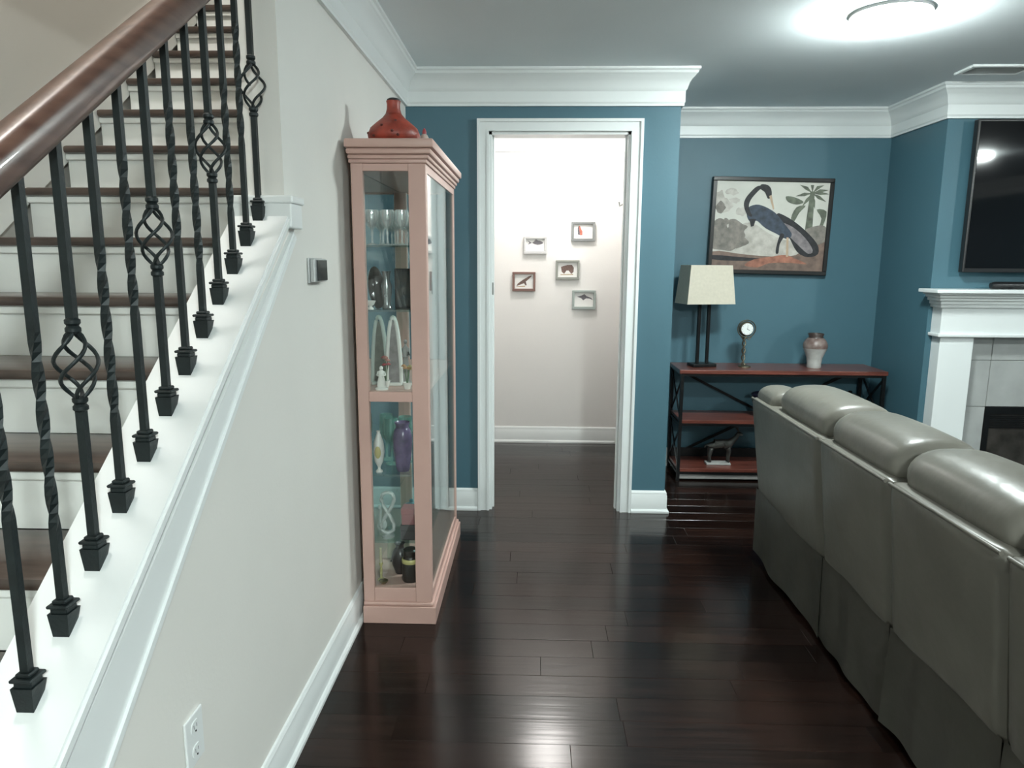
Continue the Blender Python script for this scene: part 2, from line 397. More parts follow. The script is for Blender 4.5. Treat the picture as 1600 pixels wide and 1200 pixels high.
struct('trim_14', MB().box(-.872, XL+.026, WE-.022, WE+.075, cap_z(WE)-.05, 1.648, bev=.004).box(-.876, XL+.032, WE-.028, WE+.082, 1.640, 1.662, bev=.005), trim_m)

# ------------------------------------------------------------------ staircase
st = thing('staircase', 'straight flight of stairs with dark wooden treads and white risers', 'stairs', (-1.24, .5, 0))
RUN, RISE = .209, .1564
def nose(n): return 1.166+RUN*(n-6), .916+RISE*(n-6)
for n in range(1, 20):
    yn, zn = nose(n)
    depth = RUN+.03
    mb = MB().box(SX+.022, -.862 if n < 11 else -.842, yn, yn+depth, zn-.026, zn, bev=.009, seg=2)
    obj('tread', mb, tread_m, st, smooth=30)
    mb = MB().box(SX+.022, -.864 if n < 11 else -.844, yn+.028, yn+.042, max(0, zn-RISE+.0), zn-.026)
    mb.box(SX+.022, -.864 if n < 11 else -.844, yn+.014, yn+.028, zn-.046, zn-.026, bev=.004)
    obj('riser', mb, riser_m, st)
yn, zn = nose(20)
obj('landing', MB().box(SX+.002, -.84, yn, 4.898, zn-.03, zn).box(SX+.002, -.84, yn+.03, yn+.05, zn-RISE, zn-.03), [tread_m], st)
y0, z0 = nose(1); y1, z1 = nose(19)
obj('skirt_board', MB().prism([(y0-.1, z0-.1), (y1, z1-.1), (y1, z1+.14), (y0-.1, z0+.12)], 'x', SX+.002, SX+.02), riser_m, st)

# ------------------------------------------------------------------ railing
rl = thing('stair_railing', 'stair railing of black iron balusters under a dark wooden handrail', 'railing', (-.787, 1.5, cap_z(1.5)))
XB = -.787
def rail_bot(y): return 1.583+.690*(y-1.058)
mb = MB(); prof = []
for k in range(20):
    a = 2*PI*k/20; cx, cz = math.cos(a), math.sin(a)
    prof.append((.031*abs(cx)**.7*math.copysign(1, cx), .036+.036*abs(cz)**.75*math.copysign(1, cz)*(1 if cz > 0 else 1)))
ya, yb = .35, WE
R = [[mb.bm.verts.new((XB+p, yy, rail_bot(yy)-.002+z*1.12)) for p, z in prof] for yy in (ya, yb)]
for k in range(20): mb.bm.faces.new((R[0][k], R[0][(k+1) % 20], R[1][(k+1) % 20], R[1][k]))
mb.bm.faces.new(R[0][::-1]); mb.bm.faces.new(R[1]); bmesh.ops.recalc_face_normals(mb.bm, faces=mb.bm.faces[:])
obj('handrail', mb, rail_m, rl, smooth=50)
def square_bar(mb, x, y, z0, z1, hw, tw0=None, tw1=None):
    n = 48 if tw0 is not None else 4; rings = []
    for i in range(n+1):
        z = z0+(z1-z0)*i/n
        a = 0
        if tw0 is not None: a = max(0, min(1, (z-tw0)/(tw1-tw0)))*PI*2.5
        rings.append([mb.bm.verts.new((x+hw*1.414*math.cos(a+PI/4+k*PI/2), y+hw*1.414*math.sin(a+PI/4+k*PI/2), z)) for k in range(4)])
    for A, B in zip(rings, rings[1:]):
        for k in range(4): mb.bm.faces.new((A[k], A[(k+1) % 4], B[(k+1) % 4], B[k]))
    mb.bm.faces.new(rings[0][::-1]); mb.bm.faces.new(rings[-1])
BASK = {2: 1.300, 5: 1.526, 8: 1.745, 11: 1.955}
for i in range(12):
    y = .996+.0966*i; zb = cap_z(y); zt = rail_bot(y)+.01
    mb = MB()
    if i in BASK:
        zc = BASK[i]
        square_bar(mb, XB, y, zb, zc-.060, .0070)
    else:
        zm = (zb+zt)/2; square_bar(mb, XB, y, zb, zt, .0066, zm-.20 if i % 2 else zm-.08, zm+.12 if i % 2 else zm+.22)
    bal = obj('baluster', mb, iron_m, rl)
    sh = MB(); s = .0175
    lo = [sh.bm.verts.new((XB+a*.0135, y+b*.0135, zb+.763*b*.0135-.004)) for a, b in ((-1, -1), (1, -1), (1, 1), (-1, 1))]
    hi = [sh.bm.verts.new((XB+a*s, y+b*s, zb+.031)) for a, b in ((-1, -1), (1, -1), (1, 1), (-1, 1))]
    sh.bm.faces.new(lo[::-1]); sh.bm.faces.new(hi)
    for q in range(4): sh.bm.faces.new((lo[q], lo[(q+1) % 4], hi[(q+1) % 4], hi[q]))
    for (hw, a, b) in ((.0145, .030, .040), (.0185, .040, .046), (.012, .046, .053)): sh.box(XB-hw, XB+hw, y-hw, y+hw, zb+a, zb+b, bev=.002, seg=1)
    obj('shoe', sh, iron_m, bal)
    if i in BASK:
        ub = MB(); square_bar(ub, XB, y, zc+.060, zt, .0070); obj('upper_bar', ub, iron_m, bal)
        bk = MB()
        for k in range(4):
            pts = []
            for t in range(17):
                q = t/16; a = k*PI/2+q*PI*1.15; r = .006+.028*math.sin(PI*q)**.9
                pts.append((XB+r*math.cos(a), y+r*math.sin(a), zc-.058+.116*q))
            bk.tube(pts, .0036, 6)
        obj('basket', bk, iron_m, bal, smooth=60)
        for zz in (zc-.068, zc+.068):
            obj('collar', MB().lathe([(.008, -.014), (.0125, -.010), (.0125, -.004), (.009, 0), (.0125, .004), (.0125, .010), (.008, .014)], (XB, y, zz), 12), iron_m, bal, smooth=40)

# ------------------------------------------------------------------ lamps of the house
def dome_lamp(name, label, x, y, z, r, h, col, s, rim):
    t = thing(name, label, 'ceiling light', (x, y, z))
    obj('rim', MB().lathe([(r*1.05, 0), (r*1.06, -.005), (r*1.05, -.012), (r, -.013), (r*.98, -.008), (r*.9, -.003), (r*.9, 0)], (x, y, z), 32), rim, t, smooth=40)
    pr = [(r*.985*math.cos(a), -.014-h*math.sin(a)) for a in [PI/2*k/8 for k in range(8)]]+[(0, -.014-h)]
    obj('diffuser', MB().lathe(pr, (x, y, z), 32), emit_mat('lamp_glow_%s' % rim.name+str(s), col, s), t, smooth=80)
    return t
dome_lamp('ceiling_light', 'bright round flush light on the living room ceiling above the sofa', 1.47, 3.22, H, .15, .06, COOL, L_MAIN, trim_m)
dome_lamp('ceiling_light', 'round flush ceiling light to the right, mirrored in the television', 4.22, 1.62, H, .078, .03, COOL, L_ROOM, trim_m)
dome_lamp('ceiling_light', 'added fill light on the unseen ceiling behind the viewer', .85, -1.5, H, .15, .06, COOL, L_FILL, trim_m)  # added lamp out of view, fills the cap, risers and left wall
dome_lamp('ceiling_light', 'flush dome light on the hall ceiling, just behind the door head', .15, 5.2, H, .16, .155, WARM, L_HALL, mat('brushed_nickel', (.6, .58, .54), .3, .8))
dome_lamp('ceiling_light', 'round flush ceiling light high over the stairs', -1.25, 1.6, 5.1, .2, .08, WARM, L_STAIR, riser_m)

# ceiling vent
vt = thing('ceiling_vent', 'white ceiling air vent near the chimney breast', 'vent', (2.45, 4.10, H))
fr = MB()
for a in ((2.28, 2.62, 4.01, 4.035), (2.28, 2.62, 4.165, 4.19), (2.28, 2.305, 4.035, 4.165), (2.595, 2.62, 4.035, 4.165)): fr.box(*a, H-.012, H, bev=.003, seg=1)
obj('frame', fr, trim_m, vt); obj('backing', MB().box(2.30, 2.60, 4.03, 4.17, H-.003, H), dark_m, vt)
for k in range(9):
    y = 4.042+k*.0145; obj('slat', MB().bar((2.303, y, H-.007), (2.597, y, H-.007), .011, .0015).rot(.6, 'X', (2.45, y, H-.007)), trim_m, vt)

# ------------------------------------------------------------------ wall fittings on the left wall
th = thing('thermostat', 'small dark wall thermostat with silver edge on the white wall', 'thermostat', (XL, 2.345, 1.448))
obj('plate', MB().box(XL, XL+.008, 2.264, 2.402, 1.408, 1.488, bev=.002), grey_m, th)
obj('case', MB().box(XL+.008, XL+.024, 2.268, 2.398, 1.411, 1.485, bev=.003), grey_m, th)
obj('screen', MB().box(XL+.024, XL+.027, 2.288, 2.395, 1.415, 1.481, bev=.001), mat('dark_screen', (.014, .018, .020), .2), th)
ot = thing('wall_outlet', 'white electrical outlet plate low on the wall under the stair cap', 'outlet', (XL, 1.35, .47))
obj('plate', MB().box(XL, XL+.006, 1.312, 1.388, .412, .527, bev=.003), trim_m, ot)
for zz in (.442, .497):
    s_ = obj('socket', MB().prism([(1.35+.017*math.cos(2*PI*k/20), zz+max(-.014, min(.014, .017*math.sin(2*PI*k/20)))) for k in range(20)], 'x', XL+.006, XL+.0078), trim_m, ot)
    obj('slot', MB().box(XL+.0078, XL+.0081, 1.343, 1.3445, zz-.002, zz+.007).box(XL+.0078, XL+.0081, 1.3555, 1.357, zz-.002, zz+.006).lathe([(.002, 0), (.002, .003)], (XL+.0079, 1.35, zz-.010), 8), dark_m, s_)

# ------------------------------------------------------------------ curio cabinet
cx0, cx1, cy0, cy1 = -.690, -.409, 2.728, 3.690
cb = thing('curio_cabinet', 'tall salmon pink glazed display cabinet standing along the white wall', 'display cabinet', (-.55, 3.21, 0))
ZT = 1.838
# plinth with stepped moulding
b = MB(); b.box(cx0-.002, cx1+.018, cy0-.014, cy1+.012, 0, .075, bev=.003).box(cx0-.001, cx1+.010, cy0-.008, cy1+.008, .075, .092, bev=.006)
obj('plinth', b, pink_m, cb)
# corner posts and rails
for (xa, xb, ya, yb) in ((cx0, cx0+.045, cy0, cy0+.03), (cx1-.065, cx1, cy0, cy0+.03), (cx0, cx0+.04, cy1-.03, cy1), (cx1-.05, cx1, cy1-.03, cy1)):
    obj('post', MB().box(xa, xb, ya, yb, .09, ZT, bev=.003), pink_m, cb)
for ya, yb in ((cy0, cy0+.028), (cy1-.028, cy1)):
    obj('rail', MB().box(cx0+.045, cx1-.065, ya+.001, yb, .092, .150, bev=.002), pink_m, cb)
    obj('rail', MB().box(cx0+.045, cx1-.065, ya+.001, yb, ZT-.028, ZT-.001, bev=.002), pink_m, cb)
    obj('rail', MB().box(cx0+.045, cx1-.065, ya+.002, yb-.002, .932, .972, bev=.002), pink_m, cb)
    obj('glass_pane', MB().box(cx0+.04, cx1-.055, (ya+yb)/2-.002, (ya+yb)/2+.002, .15, .932).box(cx0+.04, cx1-.055, (ya+yb)/2-.002, (ya+yb)/2+.002, .972, ZT-.028), pane_m, cb)
obj('back_panel', MB().box(cx0, cx0+.006, cy0+.03, cy1-.03, .09, ZT), pink_m, cb)
obj('mirror', MB().box(cx0+.006, cx0+.010, cy0+.03, cy1-.03, .09, ZT), mirror_m, cb)
obj('deck', MB().box(cx0+.010, cx1-.012, cy0+.028, cy1-.028, .092, .150), pink_m, cb)
obj('middle_shelf', MB().box(cx0+.010, cx1-.018, cy0+.028, cy1-.028, .950, .972), pink_m, cb)
obj('cabinet_top', MB().box(cx0+.012, cx1-.014, cy0+.004, cy1-.004, ZT-.02, ZT-.001), pink_m, cb)
cr = MB()
for (pr, z0, z1, bv) in ((.006, ZT, ZT+.014, .003), (.014, ZT+.014, ZT+.030, .006), (.024, ZT+.030, ZT+.052, .008), (.034, ZT+.052, ZT+.084, .006)):
    cr.box(cx0-.004-(pr*.3), cx1+pr, cy0-pr, cy1+pr, z0, z1, bev=bv)
obj('crown', cr, pink_m, cb, smooth=30)
# front door (faces the room): thin frame, sliding glass pane
d_ = MB().box(cx1-.012, cx1-.001, cy0+.031, cy0+.05, .093, ZT-.001).box(cx1-.012, cx1-.001, cy1-.055, cy1-.031, .093, ZT-.001).box(cx1-.012, cx1-.001, cy0+.05, cy1-.055, .093, .125).box(cx1-.012, cx1-.001, cy0+.05, cy1-.055, ZT-.03, ZT-.001)
dr_ = obj('door', d_, pink_m, cb)
obj('glass_pane', MB().box(cx1-.008, cx1-.004, cy0+.05, cy1-.055, .125, ZT-.03), doorpane_m, dr_)
obj('catch', MB().lathe([(.005, 0), (.007, .004), (.004, .009), (0, .010)], (0, 0, 0), 10).rot(PI/2, 'X', (0, 0, 0)), mat('brass', (.7, .5, .2), .25, 1), cb).location = (cx0+.055+.55, cy0+.004-3.21, ZT-.034)
GS = [1.539, 1.292, .626, .341]
for z in GS:
    obj('glass_shelf', MB().box(cx0+.011, cx1-.02, cy0+.032, cy1-.035, z-.008, z, bev=.001, seg=1), shelf_m, cb)

# contents of the cabinet ------------------------------------------------
def goblet(x, y, z, label, h=.135, r=.026, m=None, group=None):
    t = thing('goblet', label, 'glass', (x, y, z), group)
    m = m or crystal_m
    obj('foot', MB().lathe([(r*.95, 0), (r*.9, .003), (.006, .008), (.0045, .016)], (x, y, z), 16), m, t, smooth=40)
    obj('stem', MB().lathe([(.0045, .0), (.0040, h*.15), (.0065, h*.22), (.0040, h*.28), (.006, h*.33)], (x, y, z+.016), 12), m, t, smooth=40)
    zz = .016+h*.33
    obj('bowl', MB().lathe([(.005, zz), (r*.7, zz+h*.10), (r, zz+h*.26), (r*1.0, zz+h*.38), (r*.93, h), (r*.86, h), (r*.92, zz+h*.38), (r*.9, zz+h*.26), (r*.6, zz+h*.12), (0, zz+h*.06)], (x, y, z), 18), m, t, smooth=40)
    return t
gA = 'crystal goblets on the top shelf'
spots = []
for row, y_ in (('front', 2.805), ('second', 2.88), ('third', 2.96), ('back', 3.06)):
    for side, x_ in ((('nearest the wall', -.632), ('in the middle', -.572), ('nearest the room', -.515)) if row in ('front', 'third') else (('nearer the wall', -.605), ('nearer the room', -.546))):
        spots.append((x_, y_, 'clear crystal goblet on the top shelf, %s row, %s' % (row, side)))
g0 = None
for x_, y_, lab in spots:
    if g0 is None: g0 = goblet(x_, y_, 1.539, lab, group=gA)
    else: dup(g0, (x_, y_, 1.539), lab)
t = thing('tumbler', 'small cobalt blue glass among the crystal goblets', 'glass', (-.470, 2.885, 1.539))
obj('cup', MB().lathe([(.016, 0), (.020, .045), (.0205, .05), (.017, .05), (.014, .006), (0, .005)], (-.470, 2.885, 1.539), 16), mat('cobalt_glass', (.02, .03, .22), .1), t, smooth=40)
obj('rim', MB().lathe([(.0205, .048), (.0212, .050), (.0205, .052), (.018, .052), (.0175, .048)], (-.470, 2.885, 1.539), 16), crystal_m, t, smooth=40)
# second shelf
def upright_plate(name, label, cat, x, y, z, rx, rz, tilt, m, yaw=0, rim=None):
    t = thing(name, label, cat, (x, y, z))
    def plate(f, dz):
        mb = MB(); mb.lathe([(0, 0), (.55*f, .002), (.72*f, .012), (1.0*f, .022), (1.0*f, .027), (.72*f, .018), (.55*f, .008), (0, .006)], (0, 0, 0), 28)
        for v in mb.bm.verts: v.co.x *= rx; v.co.y *= rz
        mb.rot(PI/2-tilt, 'X', (0, 0, 0)); mb.rot(yaw, 'Z', (0, 0, 0))
        zmin = min(v.co.z for v in mb.bm.verts)
        bmesh.ops.translate(mb.bm, verts=mb.bm.verts[:], vec=(x, y, z-zmin)); return mb
    o = obj('dish', plate(1, 0), m, t, smooth=50)
    st_ = MB().tube([(x-rx*.35, y-.03, z+.004), (x-rx*.3, y+.012, z+.004), (x-rx*.3, y+.03, z+.05)], .003, 6).tube([(x+rx*.35, y-.03, z+.004), (x+rx*.3, y+.012, z+.004), (x+rx*.3, y+.03, z+.05)], .003, 6)
    obj('stand', st_, blackmetal_m, t)
    return t
pewter = mat('pewter', (.30, .32, .32), .22, .75, var=.2, vscale=20)
porcelain = mat('white_porcelain', (.78, .78, .74), .25, var=.05, vscale=20)
upright_plate('plate', 'dark plate leaning on the second shelf behind the near glass', 'plate', -.642, 2.86, 1.292, .034, .085, .25, mat('dark_glaze', (.05, .045, .04), .2), .6)
t = thing('bud_vase', 'slim silvery vase on the second shelf beside the dark plate', 'vase', (-.580, 2.80, 1.292))
obj('body', MB().lathe([(.018, 0), (.021, .006), (.014, .02), (.020, .06), (.022, .09), (.014, .115), (.016, .14), (.020, .148), (.017, .148), (.010, .12), (0, .10)], (-.580, 2.80, 1.292), 18), pewter, t, smooth=40)
obj('knob', MB().ball((-.580, 2.779, 1.345), .006), crystal_m, t, smooth=80)
t = thing('photo_frame', 'black upright picture frame on the second shelf of the cabinet', 'picture frame', (-.515, 2.84, 1.292))
obj('frame', MB().box(-.555, -.475, 2.835, 2.850, 1.292, 1.450, bev=.003), dark_m, t)
obj('picture', MB().box(-.547, -.483, 2.832, 2.8355, 1.303, 1.439), mat('dusky_photo', (.03, .045, .05), .15, var=.4, vscale=30, col2=(.08, .07, .06)), t)
obj('easel_leg', MB().bar((-.515, 2.850, 1.42), (-.515, 2.90, 1.293), .02, .003), dark_m, t)
t = thing('dish', 'small white footed dish at the left of the second shelf', 'dish', (-.640, 2.775, 1.292))
obj('bowl', MB().lathe([(.006, .012), (.016, .02), (.022, .034), (.0205, .034), (.014, .022), (0, .017)], (-.640, 2.775, 1.292), 18), porcelain, t, smooth=40)
obj('foot', MB().lathe([(.014, 0), (.013, .004), (.006, .013)], (-.640, 2.775, 1.292), 16), porcelain, t, smooth=40)
# middle deck: two tall pointed white plates, statuette, flowers
def arch_piece(name, label, x, y, z, wd, ht, m, inner):
    t = thing(name, label, 'ornament', (x, y, z))
    out = []
    for k in range(25):
        q = k/24; a = PI*q
        out.append((x+wd/2*math.cos(a)*(1-.15*math.sin(a)), z+.012+ht*math.sin(a)**.8))
    mb = MB()
    mb.tube([(p[0], y, p[1]) for p in out], .0085, 8)
    obj('arch', mb, m, t, smooth=60)
    obj('infill', MB().prism([(x+(p[0]-x)*.9, z+.012+(p[1]-z-.012)*.93) for p in out], 'y', y-.003, y+.003), inner, t)
    obj('foot', MB().box(x-wd*.55, x+wd*.55, y-.018, y+.018, z, z+.014, bev=.004), m, t)
    return t
arch_piece('arched_ornament', 'left of two tall pale arched ornaments on the wooden middle shelf', -.636, 2.90, .972, .060, .27, mat('pale_glaze', (.52, .58, .54), .25, var=.1), mat('olive_glaze', (.20, .21, .18), .3, var=.3, vscale=25))
arch_piece('arched_ornament', 'right of two tall pale arched ornaments on the wooden middle shelf', -.573, 2.88, .972, .058, .27, porcelain, mat('rosy_glaze', (.36, .33, .33), .3, var=.3, vscale=25))
def statuette(name, label, x, y, z, h, m, bm_):
    t = thing(name, label, 'figurine', (x, y, z))
    obj('pedestal', MB().lathe([(.026, 0), (.026, .006), (.018, .010), (.016, .014)], (x, y, z), 16), bm_, t, smooth=40)
    obj('gown', MB().lathe([(.019, .012), (.017, .03), (.011, h*.55), (.013, h*.68), (.014, h*.76), (.005, h*.82), (.005, h*.85)], (x, y, z), 14, 1, .8), m, t, smooth=60)
    obj('head', MB().ball((x, y-.001, z+h*.90), .0075, .008, .0095), m, t, smooth=80)
    a = MB()
    for s_ in (-1, 1): a.tube([(x+s_*.012, y, z+h*.76), (x+s_*.017, y-.006, z+h*.62), (x+s_*.004, y-.014, z+h*.58)], .004, 6, radii=[.0045, .0038, .003])
    obj('arms', a, m, t, smooth=60)
statuette('statuette', 'small white figure on a round base in front of the arched ornaments', -.606, 2.785, .972, .095, porcelain, porcelain)
statuette('statuette', 'taller grey figure at the right of the wooden middle shelf', -.528, 2.90, .972, .20, mat('grey_bisque', (.35, .34, .33), .5, var=.2, vscale=30), porcelain)
def flowers(label, x, y, z, cols, h):
    t = thing('flower_posy', label, 'ornament', (x, y, z))
    obj('pot', MB().lathe([(.012, 0), (.017, .02), (.019, .028), (.016, .028), (.012, .012), (0, .012)], (x, y, z), 14), porcelain, t, smooth=40)
    mbs = MB(); rn = random.Random(x)
    spots = [(x+rn.uniform(-.014, .014), y+rn.uniform(-.012, .012), z+h*rn.uniform(.75, 1)) for _ in range(6)]
    for p in spots: mbs.tube([(x, y, z+.012), ((x+p[0])/2, (y+p[1])/2, z+h*.5), p], .0012, 5)
    obj('stems', mbs, mat('leaf_green', (.06, .13, .05), .5), t)
    for k, p in enumerate(spots):
        f_ = MB().ball(p, .008, .008, .006, u=10, v=6)
        for q in range(5): f_.ball((p[0]+.007*math.cos(q*1.257), p[1]+.007*math.sin(q*1.257), p[2]-.001), .0045, .0045, .003, u=8, v=5)
        obj('blossom', f_, cols[k % len(cols)], t, smooth=80)
red_m = mat('red_glaze', (.36, .05, .06), .35); coral_m = mat('coral_glaze', (.45, .22, .18), .4); yel_m = mat('yellow_glaze', (.50, .44, .18), .4); orange_m = mat('orange_glaze', (.45, .24, .10), .4)
flowers('posy of red flowers between the two arched ornaments', -.600, 2.84, .972, [red_m, coral_m], .125)
flowers('posy of orange and yellow flowers at the right of the middle shelf', -.505, 2.80, .972, [orange_m, yel_m], .10)
# shelf below
t = thing('purple_vase', 'shouldered purple vase on the upper glass shelf below the wooden shelf', 'vase', (-.533, 2.82, .626))
purple_m = mat('purple_glaze', (.13, .095, .20), .25, var=.3, vscale=25)
obj('body', MB().lathe([(.024, 0), (.028, .01), (.033, .05), (.039, .10), (.040, .14), (.034, .172), (.027, .182)], (-.533, 2.82, .626), 24), purple_m, t, smooth=50)
obj('neck', MB().lathe([(.027, .182), (.026, .190), (.032, .204), (.031, .206), (.022, .192), (0, .18)], (-.533, 2.82, .626), 24), purple_m, t, smooth=50)
t = thing('egg_vase', 'white oval egg vase with yellow middle, left of the purple vase', 'vase', (-.628, 2.80, .626))
obj('foot', MB().lathe([(.015, 0), (.014, .005), (.006, .012), (.006, .02)], (-.628, 2.80, .626), 14), porcelain, t, smooth=40)
obj('egg', MB().lathe([(.006, .02), (.018, .045), (.0235, .085), (.020, .125), (.010, .155), (.006, .165), (.009, .172), (.006, .172), (0, .16)], (-.628, 2.80, .626), 18), porcelain, t, smooth=60)
obj('medallion', MB().ball((-.628, 2.7795, .712), .013, .004, .026), yel_m, t, smooth=80)
teal_glass = glass_mat('teal_glass', (.82, .94, .91), 1.5, .05, .15, (.20, .48, .42), .35)
for (x, y, lab) in ((-.60, 2.92, 'nearest'), (-.545, 2.95, 'middle'), (-.635, 2.99, 'farthest')):
    goblet(x, y, .626, '%s of the teal green goblets behind the purple vase' % lab, .20, .030, teal_glass, 'teal goblets behind the purple vase')
# fourth shelf
t = thing('twisted_ornament', 'looped clear glass ornament on the lowest glass shelf', 'ornament', (-.600, 2.81, .341))
pts = [(-.600+.030*math.sin(2*a)*.9, 2.81+.008*math.cos(a), .341+.105+.085*math.cos(a)*1) for a in [2*PI*k/32 for k in range(33)]]
clear2 = glass_mat('clear_ornament_glass', (.94, .97, .96), 1.5, .08, .25, (.75, .80, .78), .30)
obj('loop', MB().tube(pts, .008, 8), clear2, t, smooth=60)
obj('base', MB().lathe([(.026, 0), (.026, .006), (.012, .014), (.010, .026)], (-.600, 2.81, .341), 18), clear2, t, smooth=40)
t = thing('glass_swan', 'frosted glass bird with raised neck at the left of the lowest glass shelf', 'figurine', (-.636, 2.86, .341))
obj('body', MB().ball((-.636, 2.86, .372), .020, .036, .022).lathe([(.014, 0), (.013, .006), (.007, .016)], (-.636, 2.86, .341), 14), clear2, t, smooth=70)
obj('neck', MB().tube([(-.636, 2.835, .375), (-.636, 2.822, .41), (-.636, 2.832, .445), (-.636, 2.822, .470), (-.636, 2.808, .462)], .006, 8, radii=[.010, .007, .006, .007, .003]), clear2, t, smooth=70)
for k, (z0, z1, nm, m_, lab) in enumerate(((.341, .405, 'dark', mat('dark_box_paper', (.035, .03, .03), .5), 'dark lidded trinket box, lower of two stacked on the lowest glass shelf'),
                                          (.4055, .475, 'pink', mat('pink_box_paper', (.34, .14, .14), .5, var=.2), 'dusty pink lidded trinket box stacked on the dark one'))):
    t = thing('trinket_box', lab, 'box', (-.505, 2.81, z0)); hw = .036-.004*k
    obj('box_body', MB().box(-.505-hw, -.505+hw, 2.81-hw, 2.81+hw, z0, z0+(z1-z0)*.62, bev=.002), m_, t)
    obj('lid', MB().box(-.505-hw-.002, -.505+hw+.002, 2.81-hw-.002, 2.81+hw+.002, z0+(z1-z0)*.62, z1, bev=.004), m_, t)
t = thing('bowl', 'brown bowl on the lowest glass shelf behind the pink box', 'bowl', (-.52, 2.92, .341))
obj('bowl_body', MB().lathe([(.016, 0), (.018, .006), (.040, .045), (.046, .085), (.043, .085), (.035, .045), (0, .014)], (-.52, 2.92, .341), 22), mat('brown_glaze', (.13, .09, .07), .3, var=.2), t, smooth=50)
obj('finial', MB().lathe([(.042, .083), (.030, .105), (.008, .115), (.009, .125), (0, .13)], (-.52, 2.92, .341), 22), mat('teal_glaze', (.05, .22, .25), .3), t, smooth=50)
# bottom
t = thing('candlestick', 'slim pale yellow candlestick on the floor of the cabinet', 'candlestick', (-.632, 2.80, .150))
obj('holder', MB().lathe([(.016, 0), (.015, .006), (.005, .014), (.006, .05), (.004, .06), (.009, .075), (.007, .08)], (-.632, 2.80, .150), 14), yel_m, t, smooth=40)
obj('candle', MB().lathe([(.006, .08), (.0055, .145), (0, .148)], (-.632, 2.80, .150), 12), mat('cream_wax', (.62, .56, .38), .4), t, smooth=40)
t = thing('urn', 'round-bellied dark brown urn on the floor of the cabinet', 'urn', (-.566, 2.88, .150))
urn_m = mat('brown_urn_glaze', (.055, .045, .045), .3, var=.3)
obj('body', MB().lathe([(.020, 0), (.022, .008), (.034, .04), (.038, .07), (.030, .10), (.018, .115)], (-.566, 2.88, .150), 22), urn_m, t, smooth=50)
obj('neck', MB().lathe([(.018, .115), (.017, .125), (.023, .135), (.021, .136), (.013, .125), (0, .11)], (-.566, 2.88, .150), 22), urn_m, t, smooth=50)
t = thing('jar', 'black jar with a yellow band on the floor of the cabinet', 'jar', (-.508, 2.81, .150))
obj('body', MB().lathe([(.034, 0), (.036, .006), (.037, .09), (.030, .105), (.028, .112)], (-.508, 2.81, .150), 22), mat('black_glaze', (.022, .018, .015), .3), t, smooth=40)
obj('label_band', MB().lathe([(.0372, .082), (.0376, .084), (.0376, .096), (.0345, .100)], (-.508, 2.81, .150), 22), yel_m, t, smooth=40)
obj('lid', MB().lathe([(.029, .112), (.031, .114), (.031, .135), (.026, .140), (0, .141)], (-.508, 2.81, .150), 22), mat('black_glaze', (.022, .018, .015), .3), t, smooth=40)
t = thing('trinket_dish', 'shallow bronze dish at the front corner of the cabinet floor', 'dish', (-.617, 2.772, .150))
obj('bowl', MB().lathe([(.010, 0), (.018, .008), (.019, .012), (.0175, .012), (.009, .004), (0, .004)], (-.617, 2.772, .150), 16), mat('bronze', (.20, .15, .08), .35, .6), t, smooth=40)
obj('rim', MB().lathe([(.0185, .011), (.0200, .0125), (.0185, .014), (.017, .0125)], (-.617, 2.772, .150), 16), mat('bronze', (.20, .15, .08), .35, .6), t, smooth=40)
t = thing('platter', 'pale stone slab leaning at the back of the cabinet floor', 'plate', (-.60, 3.02, .150))
obj('slab', MB().box(-.65, -.55, 3.01, 3.022, .152, .30, bev=.004).rot(-.15, 'X', (-.6, 3.02, .15)), mat('sand_stone', (.42, .40, .31), .5, var=.15, vscale=15), t)
obj('stand', MB().box(-.63, -.57, 2.985, 3.05, .150, .157, bev=.002), blackmetal_m, t)

# on top of the cabinet
TZ = ZT+.084
t = thing('gourd_vase', 'red gourd-shaped vase with narrow neck on top of the pink cabinet', 'vase', (-.548, 2.86, TZ))
gourd_m = mat('red_mottled_glaze', (.40, .060, .035), .45, var=.3, vscale=18, bump=.3, bscale=40)
obj('body', MB().lathe([(.050, 0), (.082, .006), (.098, .020), (.101, .036), (.091, .060), (.068, .080), (.044, .099), (.031, .115)], (-.548, 2.86, TZ), 32), gourd_m, t, smooth=60)
obj('neck', MB().lathe([(.031, .115), (.026, .132), (.025, .150), (.028, .162)], (-.548, 2.86, TZ), 24), gourd_m, t, smooth=60)
obj('stopper', MB().lathe([(.024, .160), (.0245, .168), (.018, .172), (0, .173)], (-.548, 2.86, TZ), 18), dark_m, t, smooth=50)
rn = random.Random(3)
prf = [(.099, .024), (.100, .038), (.090, .060), (.068, .080)]
for k in range(6):
    a = -PI/2+rn.uniform(-1.3, 1.3); (r_, z_) = prf[k % 4]
    obj('dark_spot', MB().ball((-.548+r_*math.cos(a), 2.86+r_*math.sin(a), TZ+z_),   .006, .006, .005, u=8, v=6), mat('dark_red_mottle', (.10, .02, .015), .5), t, smooth=80)
t = thing('shell_ornament', 'small pale shell behind the red gourd vase', 'ornament', (-.447, 2.97, TZ))
obj('shell', MB().lathe([(.008, 0), (.026, .006), (.030, .022), (.024, .034), (.018, .038), (.018, .044), (.012, .056), (.007, .060), (.008, .066), (0, .078)], (-.447, 2.97, TZ), 16), mat('pale_shell', (.62, .50, .44), .4, var=.2, vscale=40), t, smooth=50)
obj('shell_tip', MB().lathe([(.0085, .060), (.009, .068), (.004, .080), (0, .084)], (-.447, 2.97, TZ), 12), red_m, t, smooth=50)

